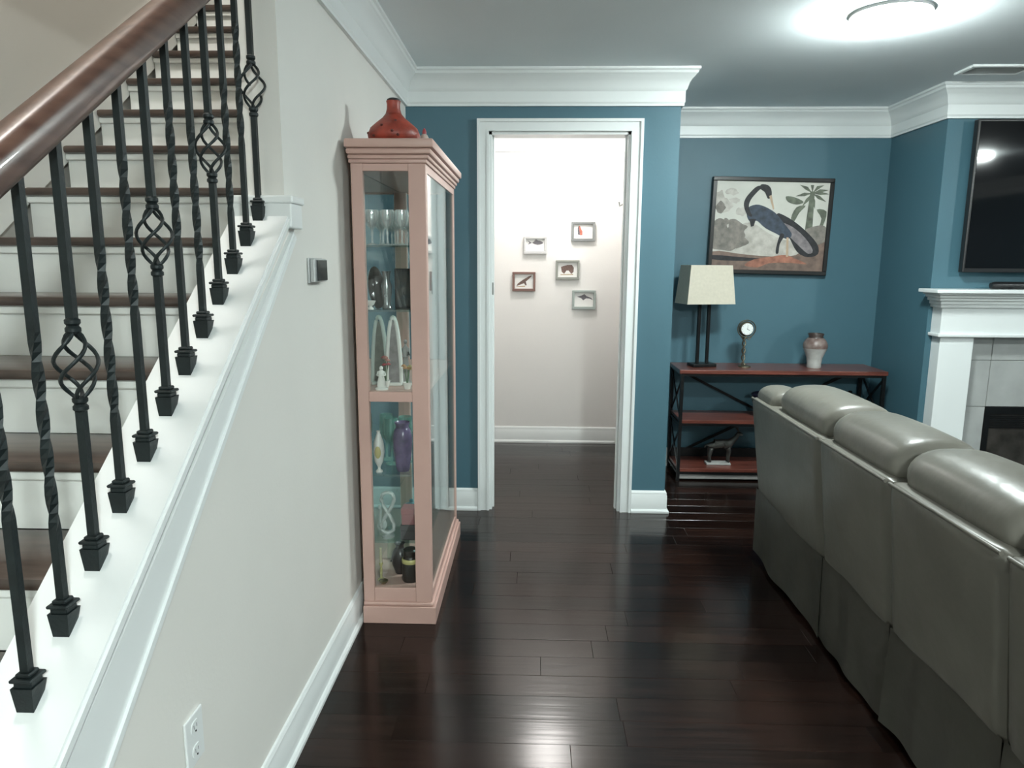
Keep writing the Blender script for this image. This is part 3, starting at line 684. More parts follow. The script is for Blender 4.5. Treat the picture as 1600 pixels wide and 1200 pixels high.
# ------------------------------------------------------------------ hall pictures
def print_poly(mb, pts, y, mi):
    vs = [mb.bm.verts.new((p[0], y, p[1])) for p in pts]; f = mb.bm.faces.new(vs); f.material_index = mi
    if f.normal.y > 0 or True:
        f.normal_update()
        if f.normal.y > 0: f.normal_flip()
def fish(x, z, w_, flip=1, fork=1):
    P = []
    for k in range(13): P.append((x+flip*w_*(.5-k/12*.72), z+w_*.15*math.sin(PI*min(1, .06+k/12.5))**.8))
    P += [(x-flip*w_*.5, z+w_*.15*fork), (x-flip*w_*.40, z), (x-flip*w_*.5, z-w_*.13*fork)]
    for k in range(12, -1, -1): P.append((x+flip*w_*(.5-k/12*.72), z-w_*.13*math.sin(PI*min(1, .06+k/12.5))**.8))
    return P
def hall_picture(label, x0, x1, z0, z1, fm, kind, bar=.018):
    t = thing('framed_print', label, 'picture', ((x0+x1)/2, HY1, z0), None)
    y = HY1
    f = MB()
    for a in ((x0, x1, z0, z0+bar*1.2), (x0, x1, z1-bar, z1), (x0, x0+bar, z0+bar*1.2, z1-bar), (x1-bar, x1, z0+bar*1.2, z1-bar)):
        f.box(a[0], a[1], y-.028, y, a[2], a[3], bev=.002, seg=1)
    obj('frame', f, fm, t)
    p = MB().box(x0+bar, x1-bar, y-.010, y-.002, z0+bar, z1-bar)
    cx, cz, w_ = (x0+x1)/2, (z0+z1)/2+.006, (x1-x0)
    ink = mat('print_ink_grey', (.19, .18, .20), .7, var=.2, vscale=80); ink2 = mat('print_ink_brown', (.20, .13, .11), .7, var=.25, vscale=80); ink3 = mat('print_ink_red', (.65, .20, .14), .7, var=.2, vscale=80); ink4 = mat('print_ink_ochre', (.55, .42, .26), .7, var=.2, vscale=80)
    ms = [mat('print_paper', (.80, .80, .78), .6, var=.01), ink, ink2, ink3, ink4]
    yy = y-.0104
    if kind == 'fish': print_poly(p, fish(cx, cz+.012, w_*.66), yy, 1); print_poly(p, [(cx-.01, cz+.025), (cx+.028, cz+.024), (cx+.006, cz+.042)], yy-.0002, 1)
    if kind == 'ray':
        print_poly(p, [(cx-.055, cz+.018), (cx-.02, cz+.028), (cx+.005, cz+.040), (cx+.02, cz+.024), (cx+.055, cz+.012), (cx+.075, cz-.008), (cx+.045, cz+.004), (cx+.018, cz+.006), (cx-.005, cz-.010), (cx-.022, cz+.008)], yy, 1)
    if kind == 'lizard':
        print_poly(p, [(cx-.060, cz-.042), (cx-.050, cz-.022), (cx-.012, cz+.006), (cx+.035, cz+.034), (cx+.058, cz+.044), (cx+.062, cz+.038), (cx+.040, cz+.016), (cx+.015, cz-.006), (cx-.002, cz-.020), (cx-.035, cz-.032)], yy, 2)
        print_poly(p, [(cx-.004, cz-.012), (cx+.016, cz-.008), (cx+.022, cz-.034), (cx+.012, cz-.036)], yy-.0002, 2); print_poly(p, [(cx-.060, cz-.044), (cx+.01, cz-.038), (cx+.008, cz-.046), (cx-.058, cz-.048)], yy-.0002, 4)
    if kind == 'moth':
        print_poly(p, [(cx, cz+.034), (cx+.035, cz+.034), (cx+.050, cz+.012), (cx+.048, cz-.022), (cx+.030, cz-.036), (cx+.010, cz-.010), (cx-.008, cz-.010), (cx-.026, cz-.036), (cx-.046, cz-.020), (cx-.052, cz+.018), (cx-.030, cz+.026)], yy, 2)
        print_poly(p, [(cx-.055, cz-.040), (cx+.045, cz-.036), (cx+.045, cz-.044), (cx-.055, cz-.046)], yy-.0002, 4)
    if kind == 'bird':
        print_poly(p, [(cx-.042, cz-.028), (cx-.026, cz-.034), (cx-.020, cz-.004), (cx-.024, cz+.030), (cx-.034, cz+.040), (cx-.044, cz+.020)], yy, 1)
        print_poly(p, [(cx-.024, cz-.034), (cx-.006, cz-.034), (cx-.006, cz-.004), (cx-.016, cz+.014), (cx-.026, cz+.038), (cx-.034, cz+.038)], yy-.0002, 3)
    obj('print', p, ms, t)
    return t
hall_picture('silver framed fish print, upper left of the five hall pictures', -.085, .096, 1.540, 1.676, mat('whitewashed_frame', (.60, .60, .60), .5), 'fish')
bird_p = hall_picture('grey framed print with a glare spot, topmost of the hall pictures', .289, .474, 1.640, 1.790, mat('grey_frame', (.24, .25, .25), .5), 'bird')
hall_picture('olive grey framed print of a dark winged shape, middle hall picture', .170, .358, 1.338, 1.492, mat('olive_frame', (.27, .28, .25), .5), 'moth')
hall_picture('reddish brown framed lizard print, lower left of the hall pictures', -.174, .010, 1.245, 1.398, mat('red_brown_frame', (.21, .12, .10), .5), 'lizard')
hall_picture('grey green framed print of a small fish, lowest of the hall pictures', .305, .492, 1.104, 1.256, mat('grey_green_frame', (.34, .39, .37), .5), 'ray')

# ------------------------------------------------------------------ alcove picture
t = thing('bird_picture', 'large black framed picture of a wading bird, hung a little crooked', 'picture', (1.628, YA, 1.395))
px0, px1, pz0, pz1 = 1.216, 2.040, 1.402, 2.056
tilt = math.radians(1.1); pc = (1.628, YA, 1.73)
f = MB(); bw = .027
for a in ((px0, px1, pz0, pz0+bw), (px0, px1, pz1-bw, pz1), (px0, px0+bw, pz0+bw, pz1-bw), (px1-bw, px1, pz0+bw, pz1-bw)): f.box(a[0], a[1], YA-.045, YA-.002, a[2], a[3], bev=.003, seg=1)
f.rot(tilt, 'Y', pc); obj('frame', f, mat('black_frame', (.012, .012, .012), .35), t)
pr_ = MB().box(px0+bw, px1-bw, YA-.030, YA-.010, pz0+bw, pz1-bw)
def U(u, v): return (px0+bw+u*(px1-px0-2*bw), pz1-bw-v*(pz1-pz0-2*bw))
def blob(u, v, ru, rv, n=14, rough=.25, seed=0):
    rr = random.Random(seed); return [U(u+ru*(1+rr.uniform(-rough, rough))*math.cos(2*PI*k/n), v+rv*(1+rr.uniform(-rough, rough))*math.sin(2*PI*k/n)) for k in range(n)]
PM = [mat('picture_paper', (.62, .61, .55), .55, var=.06, vscale=6), mat('picture_haze', (.36, .33, .29), .6, var=.25, vscale=22, col2=(.55, .52, .47)), mat('picture_bush', (.13, .12, .105), .6, var=.4, vscale=26, col2=(.26, .23, .20)),
      mat('picture_ground', (.11, .075, .060), .6, var=.4, vscale=24, col2=(.21, .14, .11)), mat('picture_slate', (.050, .070, .105), .6, var=.3, vscale=30), mat('picture_dark', (.022, .022, .026), .6, var=.4, vscale=30),
      mat('picture_plume', (.27, .24, .24), .6, var=.35, vscale=30, col2=(.14, .12, .13)), mat('picture_clay', (.42, .17, .11), .6, var=.3, vscale=22), mat('picture_leaf', (.17, .19, .14), .6, var=.3, vscale=22), mat('picture_straw', (.62, .46, .32), .6, var=.2)]
yb = YA-.0302; lay = [0]
def smooth(pts, n=3):
    out = []; N = len(pts)
    for i in range(N):
        a, b, c, d = (Vector(pts[(i+k) % N]) for k in (-1, 0, 1, 2))
        for k in range(n):
            t_ = k/n; out.append(tuple(.5*((2*b)+(c-a)*t_+(2*a-5*b+4*c-d)*t_*t_+(3*b-a-3*c+d)*t_**3)))
    x_lo, x_hi, z_lo, z_hi = px0+bw, px1-bw, pz0+bw, pz1-bw
    return [(min(x_hi, max(x_lo, p[0])), min(z_hi, max(z_lo, p[1]))) for p in out]
def P(pts, mi):
    pts = smooth(pts) if len(pts) > 4 else pts
    lay[0] += 1; print_poly(pr_, pts, yb-.00006*lay[0], mi)
P([U(0, .50), U(.1, .44), U(.2, .50), U(.33, .46), U(.5, .58), U(.7, .66), U(1, .56), U(1, 1), U(0, 1)], 1)
for k, (u, v, a, b_) in enumerate(((.08, .28, .07, .08), (.14, .12, .06, .04), (.03, .20, .04, .10), (.24, .34, .05, .05), (.17, .22, .05, .03), (.40, .56, .05, .05), (.30, .66, .08, .08), (.46, .66, .08, .09), (.55, .75, .1, .07))): P(blob(u, v, a, b_, seed=k), 1)
for k, (u, v, a, b_) in enumerate(((.06, .58, .10, .15), (.20, .56, .09, .13), (.13, .70, .15, .10), (.10, .46, .03, .04), (.05, .30, .04, .06))): P(blob(u, v, a, b_, rough=.3, seed=20+k), 2)
P([U(0, .80), U(.25, .82), U(.5, .84), U(.75, .82), U(1, .62), U(1, 1), U(0, 1)], 3)
P([U(0, .84), U(.3, .86), U(.5, .87), U(.3, .90), U(0, .89)], 5)
P([U(.30, .95), U(.38, .88), U(.55, .84), U(.66, .82), U(.75, .86), U(.86, .92), U(.70, .91), U(.52, .92), U(.42, .97)], 7)
# palm on the right
P([U(.83, .10), U(.87, .10), U(.88, .60), U(.81, .60)], 8)
for a0 in range(9):
    a = -.3+a0*.82; P([U(.85, .12), U(.85+.07*math.cos(a)-.015*math.sin(a), .12+.09*math.sin(a)+.02*math.cos(a)), U(.85+.15*math.cos(a), .12+.17*max(-.6, math.sin(a))+.01), U(.85+.07*math.cos(a)+.015*math.sin(a), .12+.09*math.sin(a)-.02*math.cos(a))], 8)
P([U(.62, .16), U(.70, .17), U(.78, .22), U(.72, .25), U(.64, .22)], 8); P([U(.68, .40), U(.72, .28), U(.80, .26), U(.75, .34), U(.71, .44)], 8)
P([U(.90, .30), U(.99, .32), U(.97, .48), U(.93, .52), U(.95, .40)], 8); P([U(.80, .55), U(.92, .48), U(1, .50), U(1, .66), U(.86, .70)], 2)
# bird: tail and rear plumes, body, neck, head, bill, legs
P([U(.55, .36), U(.66, .40), U(.80, .52), U(.93, .68), U(.95, .80), U(.86, .84), U(.76, .78), U(.68, .62)], 5)
P([U(.60, .46), U(.70, .50), U(.82, .62), U(.90, .76), U(.86, .80), U(.76, .70), U(.66, .58)], 6)
P([U(.29, .30), U(.36, .26), U(.44, .28), U(.54, .35), U(.62, .46), U(.70, .58), U(.66, .64), U(.56, .58), U(.46, .52), U(.38, .44), U(.33, .46), U(.29, .40)], 4)
neck = [(.31, .38), (.275, .28), (.285, .20), (.33, .12), (.375, .065), (.42, .055)]
nl = [(u-.022, v-.006) for u, v in neck]; nr = [(u+.024, v+.012) for u, v in neck][::-1]
P([U(*p) for p in nl+nr], 5)
P([U(.39, .035), U(.45, .04), U(.485, .09), U(.49, .17), U(.46, .19), U(.43, .12), U(.39, .085)], 5)
P([U(.470, .16), U(.492, .15), U(.525, .30), U(.515, .315)], 9)
P([U(.31, .42), U(.37, .42), U(.355, .50), U(.33, .51)], 5)
P([U(.60, .58), U(.635, .60), U(.60, .70), U(.595, .80), U(.57, .80), U(.575, .70)], 5); P([U(.655, .62), U(.675, .62), U(.685, .84), U(.665, .84)], 9)
pr_.rot(tilt, 'Y', pc); obj('print', pr_, PM, t)

# ------------------------------------------------------------------ console table in the alcove
tx0, tx1, ty0, ty1, tz = 1.000, 2.335, 4.745, 5.085, .772
ct = thing('console_table', 'long cherry wood console table with black metal frame and cross braces', 'console table', ((tx0+tx1)/2, (ty0+ty1)/2, 0))
obj('tabletop', MB().box(tx0-.02, tx1+.02, ty0-.015, ty1+.012, tz-.028, tz, bev=.004), cherry_m, ct)
for z in (.425, .085): obj('shelf', MB().box(tx0+.002, tx1-.002, ty0+.002, ty1-.002, z-.024, z, bev=.003), cherry_m, ct)
for x in (tx0, tx1):
    for y in (ty0, ty1):
        obj('leg', MB().box(x-.011, x+.011, y-.011, y+.011, 0, tz-.028, bev=.001, seg=1), blackmetal_m, ct)
for z in (tz-.036, .394, .054):
    obj('frame_rail', MB().box(tx0, tx1, ty0-.006, ty0+.006, z-.008, z+.007).box(tx0, tx1, ty1-.006, ty1+.006, z-.008, z+.007).box(tx0-.006, tx0+.006, ty0, ty1, z-.008, z+.007).box(tx1-.006, tx1+.006, ty0, ty1, z-.008, z+.007), blackmetal_m, ct)
for x in (tx0, tx1):
    for za, zb in ((.44, tz-.045), (.10, .385)):
        obj('side_brace', MB().bar((x-.003, ty0, za), (x-.003, ty1, zb), .008, .014), blackmetal_m, ct); obj('side_brace', MB().bar((x+.005, ty0, zb), (x+.005, ty1, za), .008, .014), blackmetal_m, ct)
obj('back_brace', MB().bar((tx0, ty1+.008, tz-.03), (tx1, ty1+.008, .07), .008, .018), blackmetal_m, ct)
obj('back_brace', MB().bar((tx0, ty1+.016, .07), (tx1, ty1+.016, tz-.03), .008, .018), blackmetal_m, ct)

obj('shelf_back', MB().box(tx0+.012, tx1-.012, ty1-.022, ty1-.012, .086, .150), blackmetal_m, ct)
obj('apron', MB().box(tx0+.012, tx1-.012, ty0+.004, ty0+.014, .012, .046, bev=.001, seg=1), mat('grey_apron', (.28, .27, .26), .4), ct)
# table lamp
lx, ly = 1.165, 4.915
tl = thing('table_lamp', 'table lamp with rectangular cream shade and black twin-post stand', 'lamp', (lx, ly, tz))
yaw = math.radians(12)
def tl_obj(name, mb, m, sm=False): mb.rot(yaw, 'Z', (lx, ly, tz)); return obj(name, mb, m, tl, smooth=sm)
tl_obj('base', MB().box(lx-.085, lx+.085, ly-.055, ly+.055, tz, tz+.022, bev=.004), blackmetal_m)
for s in (-1, 1): tl_obj('post', MB().box(lx+s*.035-.010, lx+s*.035+.010, ly-.010, ly+.010, tz+.022, tz+.43, bev=.002), blackmetal_m)
tl_obj('top_plate', MB().box(lx-.05, lx+.05, ly-.014, ly+.014, tz+.43, tz+.445, bev=.002).box(lx-.006, lx+.006, ly-.006, ly+.006, tz+.445, tz+.53), blackmetal_m)
sh = MB(); zb_, zt_ = tz+.432, tz+.690
B = (.172, .105); T = (.148, .085); th_ = .004
for (wb, wt, rev) in ((B, T, False), ((B[0]-th_, B[1]-th_), (T[0]-th_, T[1]-th_), True)):
    q = [(-1, -1), (1, -1), (1, 1), (-1, 1)]
    lo = [sh.bm.verts.new((lx+i*wb[0], ly+j*wb[1], zb_)) for i, j in q]; hi = [sh.bm.verts.new((lx+i*wt[0], ly+j*wt[1], zt_)) for i, j in q]
    for k in range(4):
        v = (lo[k], lo[(k+1) % 4], hi[(k+1) % 4], hi[k]); sh.bm.faces.new(v[::-1] if rev else v)
    if not rev: LO, HI = lo, hi
for k in range(4):
    sh.bm.faces.new((LO[(k+1) % 4], LO[k], lo[k], lo[(k+1) % 4])); sh.bm.faces.new((HI[k], HI[(k+1) % 4], hi[(k+1) % 4], hi[k]))
tl_obj('lamp_shade', sh, shade_m)

# desk clock on a stem
kx, ky = 1.455, 4.90
ck = thing('desk_clock', 'small round clock with white face on a thin metal stand', 'clock', (kx, ky, tz))
bronze = mat('aged_bronze', (.16, .14, .10), .4, .7, var=.2)
obj('base', MB().lathe([(.042, 0), (.040, .008), (.012, .016), (.008, .022)], (kx, ky, tz), 20), bronze, ck, smooth=40)
obj('stem', MB().tube([(kx-.012+.010*math.cos(k*.9), ky+.010*math.sin(k*.9), tz+.018+.20*k/14) for k in range(15)], .0055, 8).tube([(kx-.012-.010*math.cos(k*.9), ky-.010*math.sin(k*.9), tz+.018+.20*k/14) for k in range(15)], .0055, 8), bronze, ck, smooth=60)
cz = tz+.262
hd = obj('clock_case', MB().lathe([(.030, .016), (.040, .012), (.050, 0), (.052, -.008), (.046, -.014), (.042, -.010), (0, -.008)], (0, 0, 0), 28).rot(PI/2, 'X', (0, 0, 0)), bronze, ck, smooth=40)
hd.location = Vector((kx, ky, cz))-Vector((kx, ky, tz)); hd.data.transform(Matrix.Translation(Vector((kx, ky, tz))))
fc = MB().lathe([(.040, 0), (.040, .003), (0, .003)], (0, 0, 0), 28).rot(PI/2, 'X', (0, 0, 0))
bmesh.ops.translate(fc.bm, verts=fc.bm.verts[:], vec=(kx, ky-.014, cz)); obj('clock_face', fc, mat('white_dial', (.82, .84, .82), .4, var=.01), ck)
hn = MB().bar((kx, ky-.0176, cz-.004), (kx+.004, ky-.0176, cz+.026), .001, .003).bar((kx-.003, ky-.0176, cz+.002), (kx+.018, ky-.0176, cz-.010), .001, .003)
for k in range(12): a = k*PI/6; hn.bar((kx+.032*math.cos(a), ky-.0174, cz+.032*math.sin(a)), (kx+.036*math.cos(a), ky-.0174, cz+.036*math.sin(a)), .0006, .0022)
obj('hands', hn, dark_m, ck)
obj('scroll', MB().tube([(kx+.06*math.cos(a), ky, cz+.06*math.sin(a)) for a in [2*PI*k/28 for k in range(29)]], .004, 6).tube([(kx-.035, ky, cz-.05), (kx-.02, ky, cz-.075), (kx-.004, ky, cz-.06)], .004, 6).tube([(kx+.035, ky, cz-.05), (kx+.02, ky, cz-.075), (kx-.004, ky, cz-.06)], .004, 6), bronze, ck, smooth=60)

# jar vase
vx, vy = 1.925, 4.895
jv = thing('jar_vase', 'shouldered jar vase, brown above and white below, on the console table', 'vase', (vx, vy, tz))
stone = mat('white_crackle_glaze', (.46, .46, .44), .4, var=.1, vscale=30); brownband = mat('brown_band_glaze', (.12, .07, .06), .35, var=.3, vscale=25, col2=(.26, .21, .19))
obj('lower_body', MB().lathe([(.044, 0), (.048, .006), (.046, .03), (.052, .07), (.068, .11), (.078, .135)], (vx, vy, tz), 28), stone, jv, smooth=50)
obj('shoulder', MB().lathe([(.078, .135), (.081, .15), (.078, .168), (.066, .19), (.050, .206)], (vx, vy, tz), 28), brownband, jv, smooth=50)
obj('neck', MB().lathe([(.050, .206), (.046, .214), (.052, .232), (.050, .236), (.042, .220), (0, .19)], (vx, vy, tz), 28), mat('dark_brown_glaze', (.05, .035, .03), .35), jv, smooth=50)

# animal figurine on the bottom shelf
fx, fy, fz = 1.30, 4.87, .085
fg = thing('deer_figurine', 'pewter four-legged animal figurine with horns on the bottom shelf', 'figurine', (fx, fy, fz))
obj('plinth', MB().box(fx-.085, fx+.085, fy-.035, fy+.035, fz, fz+.016, bev=.004), stone, fg)
# body grown as one surface from a skinned skeleton
vs = [(0, 0, .150), (.05, 0, .152), (.085, 0, .160), (-.05, 0, .150), (.120, 0, .195), (.135, 0, .225), (.165, 0, .212),
      (-.055, .018, .10), (-.062, .02, .055), (-.055, .02, .016), (-.055, -.018, .10), (-.062, -.02, .055), (-.055, -.02, .016),
      (.075, .018, .10), (.070, .02, .055), (.072, .02, .016), (.075, -.018, .10), (.070, -.02, .055), (.072, -.02, .016), (-.085, 0, .14), (-.095, 0, .115)]
es = [(0, 1), (1, 2), (0, 3), (2, 4), (4, 5), (5, 6), (3, 7), (7, 8), (8, 9), (3, 10), (10, 11), (11, 12), (1, 13), (13, 14), (14, 15), (1, 16), (16, 17), (17, 18), (3, 19), (19, 20)]
rr_ = [.030, .031, .026, .030, .016, .017, .009, .015, .009, .008, .015, .009, .008, .013, .009, .008, .013, .009, .008, .009, .005]
me = bpy.data.meshes.new('body'); me.from_pydata(vs, es, []); me.materials.append(mat('dark_pewter', (.13, .13, .12), .3, .7, var=.2, vscale=20))
bo = bpy.data.objects.new('body', me); C.objects.link(bo); bo.parent = fg
md = bo.modifiers.new('skin', 'SKIN'); bo.modifiers.new('sub', 'SUBSURF').render_levels = 2
for k, r_ in enumerate(rr_): me.skin_vertices[0].data[k].radius = (r_, r_)
me.skin_vertices[0].data[0].use_root = True
bo.modifiers['sub'].levels = 2
hn = MB()
for s in (-1, 1): hn.tube([(fx+.132, fy+s*.010, fz+.238), (fx+.118, fy+s*.026, fz+.262), (fx+.122, fy+s*.034, fz+.290)], .004, 6, radii=[.005, .004, .002]).tube([(fx+.118, fy+s*.026, fz+.262), (fx+.098, fy+s*.030, fz+.280)], .003, 6)
obj('horns', hn, MATS['dark_pewter'], fg, smooth=60)
# dark pieces on the middle shelf, half hidden by the sofa
t = thing('dark_bowl', 'navy blue round bowl on the middle shelf, peeking over the sofa', 'bowl', (1.61, 4.88, .425))
navy = mat('navy_glaze', (.012, .014, .035), .3, var=.2)
obj('bowl_body', MB().lathe([(.04, 0), (.042, .012), (.07, .05), (.092, .11), (.095, .16), (.088, .16), (.064, .055), (0, .02)], (1.61, 4.88, .425), 26), navy, t, smooth=50)
obj('rim', MB().lathe([(.086, .158), (.093, .166), (.099, .160), (.094, .154)], (1.61, 4.88, .425), 26), navy, t, smooth=50)
t = thing('dark_pot', 'black squat pot with lid at the right end of the middle shelf', 'pot', (2.19, 4.90, .425))
obj('pot_body', MB().lathe([(.05, 0), (.07, .02), (.085, .07), (.08, .12), (.06, .14)], (2.19, 4.90, .425), 24), blackmetal_m, t, smooth=50)
obj('lid', MB().lathe([(.063, .138), (.066, .146), (.04, .165), (.012, .17), (.014, .185), (0, .19)], (2.19, 4.90, .425), 24), blackmetal_m, t, smooth=50)

# ------------------------------------------------------------------ fireplace
fp = thing('fireplace', 'white wooden mantelpiece around a grey tiled hearth opening', 'fireplace', (3.3, YF, 0))
FX0, FX1 = 2.455, 4.145
yf = YF
mz = 1.332
ms = MB(); ms.box(2.345, 4.255, yf-.215, yf, mz-.022, mz, bev=.004); obj('mantel_shelf', ms, trim_m, fp)
cv = MB()
for (pr, xo, z0, z1) in ((.185, .082, mz-.034, mz-.022), (.165, .066, mz-.050, mz-.034), (.145, .052, mz-.070, mz-.050), (.130, .038, mz-.092, mz-.070), (.120, .030, mz-.112, mz-.092)):
    cv.box(FX0-xo, FX1+xo, yf-pr, yf, z0, z1, bev=.004)
obj('cornice', cv, trim_m, fp, smooth=30)
obj('frieze', MB().box(FX0-.012, FX1+.012, yf-.105, yf, 1.065, mz-.112, bev=.002), trim_m, fp)
obj('frieze_moulding', MB().box(FX0-.028, FX1+.028, yf-.122, yf, 1.045, 1.066, bev=.006), trim_m, fp)
for xa, xb in ((FX0, 2.655), (3.945, FX1)):
    pl = obj('pilaster', MB().box(xa, xb, yf-.095, yf, .15, 1.045, bev=.003), trim_m, fp)
    obj('plinth_block', MB().box(xa-.01, xb+.01, yf-.108, yf, 0, .15, bev=.004), trim_m, pl)
# tiles round the opening
OX0, OX1, OZ = 2.815, 3.785, .605
tiles = []
xs = [2.655, 2.815, 3.138, 3.461, 3.785, 3.945]
for a, b_ in zip(xs, xs[1:]): tiles.append((a, b_, .895, 1.045)); tiles.append((a, b_, OZ, .895))
for z0, z1 in ((0.0, .305), (.305, OZ)): tiles += [(2.655, OX0, z0, z1), (OX1, 3.945, z0, z1)]
for k, (a, b_, z0, z1) in enumerate(tiles):
    obj('tile', MB().box(a+.0018, b_-.0018, yf-.026-.001*(k % 3), yf, z0+.0018, z1-.0018, bev=.002, seg=1), tile_m, fp)
obj('grout', MB().box(2.655, OX0, yf-.020, yf, 0, 1.045).box(OX1, 3.945, yf-.020, yf, 0, 1.045).box(OX0, OX1, yf-.020, yf, OZ, 1.045), mat('grey_grout', (.26, .27, .26), .8), fp)
fb = MB(); fb.box(OX0, OX1, yf-.004, yf-.0005, 0, OZ); obj('firebox_back', fb, dark_m, fp)
obj('firebox_frame', MB().box(OX0, OX0+.03, yf-.034, yf-.004, 0, OZ).box(OX1-.03, OX1, yf-.034, yf-.004, 0, OZ).box(OX0+.03, OX1-.03, yf-.034, yf-.004, OZ-.045, OZ), blackmetal_m, fp)
obj('fire_glass', MB().box(OX0+.03, OX1-.03, yf-.024, yf-.018, .02, OZ-.045), mat('dark_brown_glass', (.018, .016, .014), .18, var=.5, vscale=10, col2=(.05, .045, .04)), fp)  # dark brown glass, mottled a little lighter
for k in range(7): obj('louvre', MB().box(OX0+.03, OX1-.03, yf-.032, yf-.026, OZ-.055-.012*k-.006, OZ-.055-.012*k), blackmetal_m, fp)
obj('hearth', MB().box(2.655, 3.945, yf-.40, yf-.027, 0, .022, bev=.004), tile_m, fp)

# television
tv = thing('television', 'large black flat screen television mounted above the mantelpiece', 'television', (3.3, YF, 1.43))
TX0, TX1, TZ0, TZ1 = 2.552, 4.05, 1.430, 2.305
obj('wall_bracket', MB().box(3.05, 3.55, YF-.03, YF-.001, 1.7, 2.05), blackmetal_m, tv)
obj('casing', MB().box(TX0, TX1, YF-.075, YF-.03, TZ0, TZ1, bev=.006), tvf_m, tv)
obj('screen', MB().box(TX0+.014, TX1-.014, YF-.0775, YF-.074, TZ0+.025, TZ1-.014), tv_m, tv)
sb = thing('soundbar', 'low black speaker lying on the mantel shelf under the television', 'speaker', (3.05, YF-.09, mz))
obj('speaker_body', MB().tube([(2.72, YF-.09, mz+.020), (2.74, YF-.09, mz+.022), (3.40, YF-.09, mz+.022), (3.42, YF-.09, mz+.020)], .022, 16, radii=[.018, .022, .022, .018]), tvf_m, sb, smooth=40)
obj('speaker_foot', MB().box(2.78, 2.84, YF-.11, YF-.07, mz, mz+.006).box(3.30, 3.36, YF-.11, YF-.07, mz, mz+.006), tvf_m, sb)

# ------------------------------------------------------------------ sofa (seen from behind)
sf = thing('reclining_sofa', 'long taupe leather reclining sofa seen from behind', 'sofa', (1.6, 2.2, 0))
SXB = 1.122
seams = [3.62, 2.745, 2.195, 1.625, .86]
for k in range(4):
    y1, y0 = seams[k], seams[k+1]
    def pf(u, v, y0=y0, y1=y1, k=k):
        # back of the panel, a closed loop in the x-z plane swept along y with rounded ends
        a = 2*PI*u; t_ = -1+2*v
        sg = lambda q, e: math.copysign(abs(q)**e, q)
        kk = max(.06, (1-abs(t_)**60)**.5)
        hx, hz = .062*(.80+.20*kk), .236*(.975+.025*kk)
        x = SXB+.069+hx*sg(math.cos(a), .22)
        z = .568+hz*sg(math.sin(a), .14)
        y = (y0+y1)/2+((y1-y0)/2-.002)*t_
        if x < SXB+.03: x += .004*math.sin(3*t_+k)*math.sin(6*z)-.005*(1-t_*t_)
        return (x, y, z)
    mb = MB(); g_, V = mb.grid(pf, 44, 26, closed_u=True)
    mb.bm.faces.new([q[0] for q in V][::-1]); mb.bm.faces.new([q[-1] for q in V]); bmesh.ops.recalc_face_normals(mb.bm, faces=mb.bm.faces[:])
    obj('back_panel', mb, leather, sf, smooth=60)
    obj('welt', MB().tube([(SXB+.012, y0+.014, .797), (SXB+.007, (y0+y1)/2, .801), (SXB+.012, y1-.014, .797)], .006, 8), leather, sf, smooth=60)
    mb = MB(); N = 22
    def fn(u, v, y0=y0, y1=y1, k=k):
        y = y0+.004+(y1-y0-.008)*u+.022*(1-v)*(u-.5)
        x = SXB+.004+.003*(1-v)+.006*(1-v)*math.sin(u*8+k)+.004*math.sin(u*17+k*3)*(1-v)
        z = .016+.010*math.sin(u*5+k*2)**2+(.350-.016)*v
        return (x, y, z)
    g_, V = mb.grid(fn, N, 8)
    bmesh.ops.solidify(mb.bm, geom=mb.bm.faces[:], thickness=.006); bmesh.ops.recalc_face_normals(mb.bm, faces=mb.bm.faces[:])
    obj('skirt', mb, leather, sf, smooth=60)
obj('base', MB().box(SXB+.045, 1.93, seams[4]+.02, seams[0]-.02, .06, .36, bev=.01), mat('dark_frame_fabric', (.03, .028, .026), .8), sf)
for (xa, ya) in ((1.22, 3.5), (1.22, .98), (1.86, 3.5), (1.86, .98), (1.22, 2.2), (1.86, 2.2)):
    obj('foot', MB().lathe([(.025, 0), (.03, .06)], (xa, ya, 0), 12), blackmetal_m, sf)
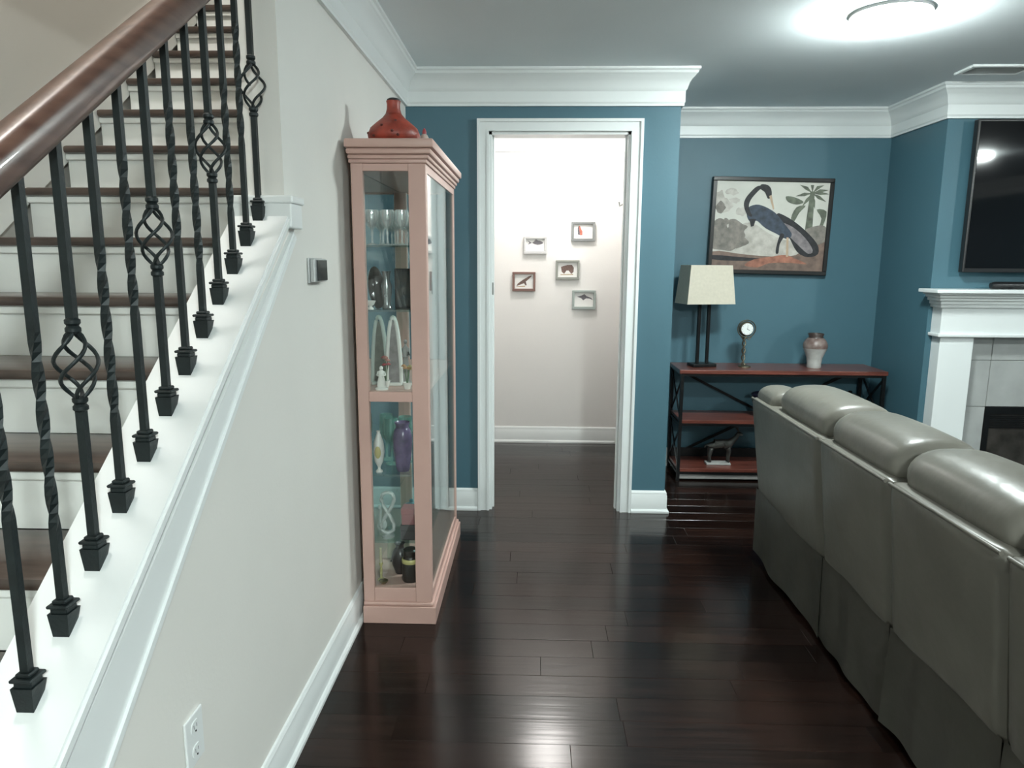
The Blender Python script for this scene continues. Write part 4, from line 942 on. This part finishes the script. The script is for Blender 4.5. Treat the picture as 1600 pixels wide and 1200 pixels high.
# head cushions: puffy rolls along the top, and the seat side of the back
heads = [(2.745, 3.335), (2.195, 2.745), (1.625, 2.195), (1.145, 1.625)]
def pillow(x0, x1, y0, y1, z0, z1, ex=.55, ez=.62, ey=.22, n1=28, n2=18, sag=0):
    mb = MB(); cxx, czz = (x0+x1)/2, (z0+z1)/2
    def sg(a, e): return math.copysign(abs(a)**e, a)
    def fn(u, v):
        a = 2*PI*u; t_ = -1+2*v
        # end taper
        k = max(.30, (1-abs(t_)**16)**.5)
        bul = 1+.10*(1-t_*t_)
        return (cxx+(x1-x0)/2*sg(math.cos(a), ex)*k, (y0+y1)/2+(y1-y0)/2*t_, czz+(z1-z0)/2*sg(math.sin(a), ez)*k*(bul if math.sin(a) > 0 else 1)-sag*(abs(t_)**4))
    g_, V = mb.grid(fn, n1, n2, closed_u=True)
    mb.bm.faces.new([V[i][0] for i in range(n1)][::-1]); mb.bm.faces.new([V[i][-1] for i in range(n1)])
    bmesh.ops.recalc_face_normals(mb.bm, faces=mb.bm.faces[:]); return mb
for (a, b_) in heads:
    obj('head_cushion', pillow(SXB+.046, SXB+.330, a-.003, b_+.003, .735, .912, .75, .85), leather, sf, smooth=80)
    obj('back_cushion', pillow(SXB+.10, SXB+.36, a+.002, b_-.002, .40, .76, .5, .5), leather, sf, smooth=80)
    obj('seat_cushion', pillow(SXB+.25, 1.96, a+.002, b_-.002, .30, .48, .4, .5), leather, sf, smooth=80)
for (a, b_) in ((3.345, 3.615), (.865, 1.135)):
    obj('arm', MB().box(SXB+.07, 1.95, a+.03, b_-.01, .10, .60, bev=.03, seg=3), leather, sf, smooth=50)
    obj('arm_pad', pillow(SXB+.045, 1.97, a+.01, b_, .54, .66, .35, .7), leather, sf, smooth=80)
    obj('shoulder_roll', pillow(SXB+.030, SXB+.22, a+.004, b_-.004, .74, .862, .8, .9), leather, sf, smooth=80)

# the back of the sofa leans out towards the top
for ch in sf.children:
    back = ch.name.split('.')[0] in ('back_panel', 'welt', 'head_cushion', 'shoulder_roll', 'back_cushion')
    for v in ch.data.vertices:
        v.co.y = (v.co.y+2.2)*.965-2.2
        v.co.x += .008
        q = max(0, v.co.z-.33)
        if back:
            v.co.z += q*.055; v.co.x -= .060*min(q/.47, 1.1)
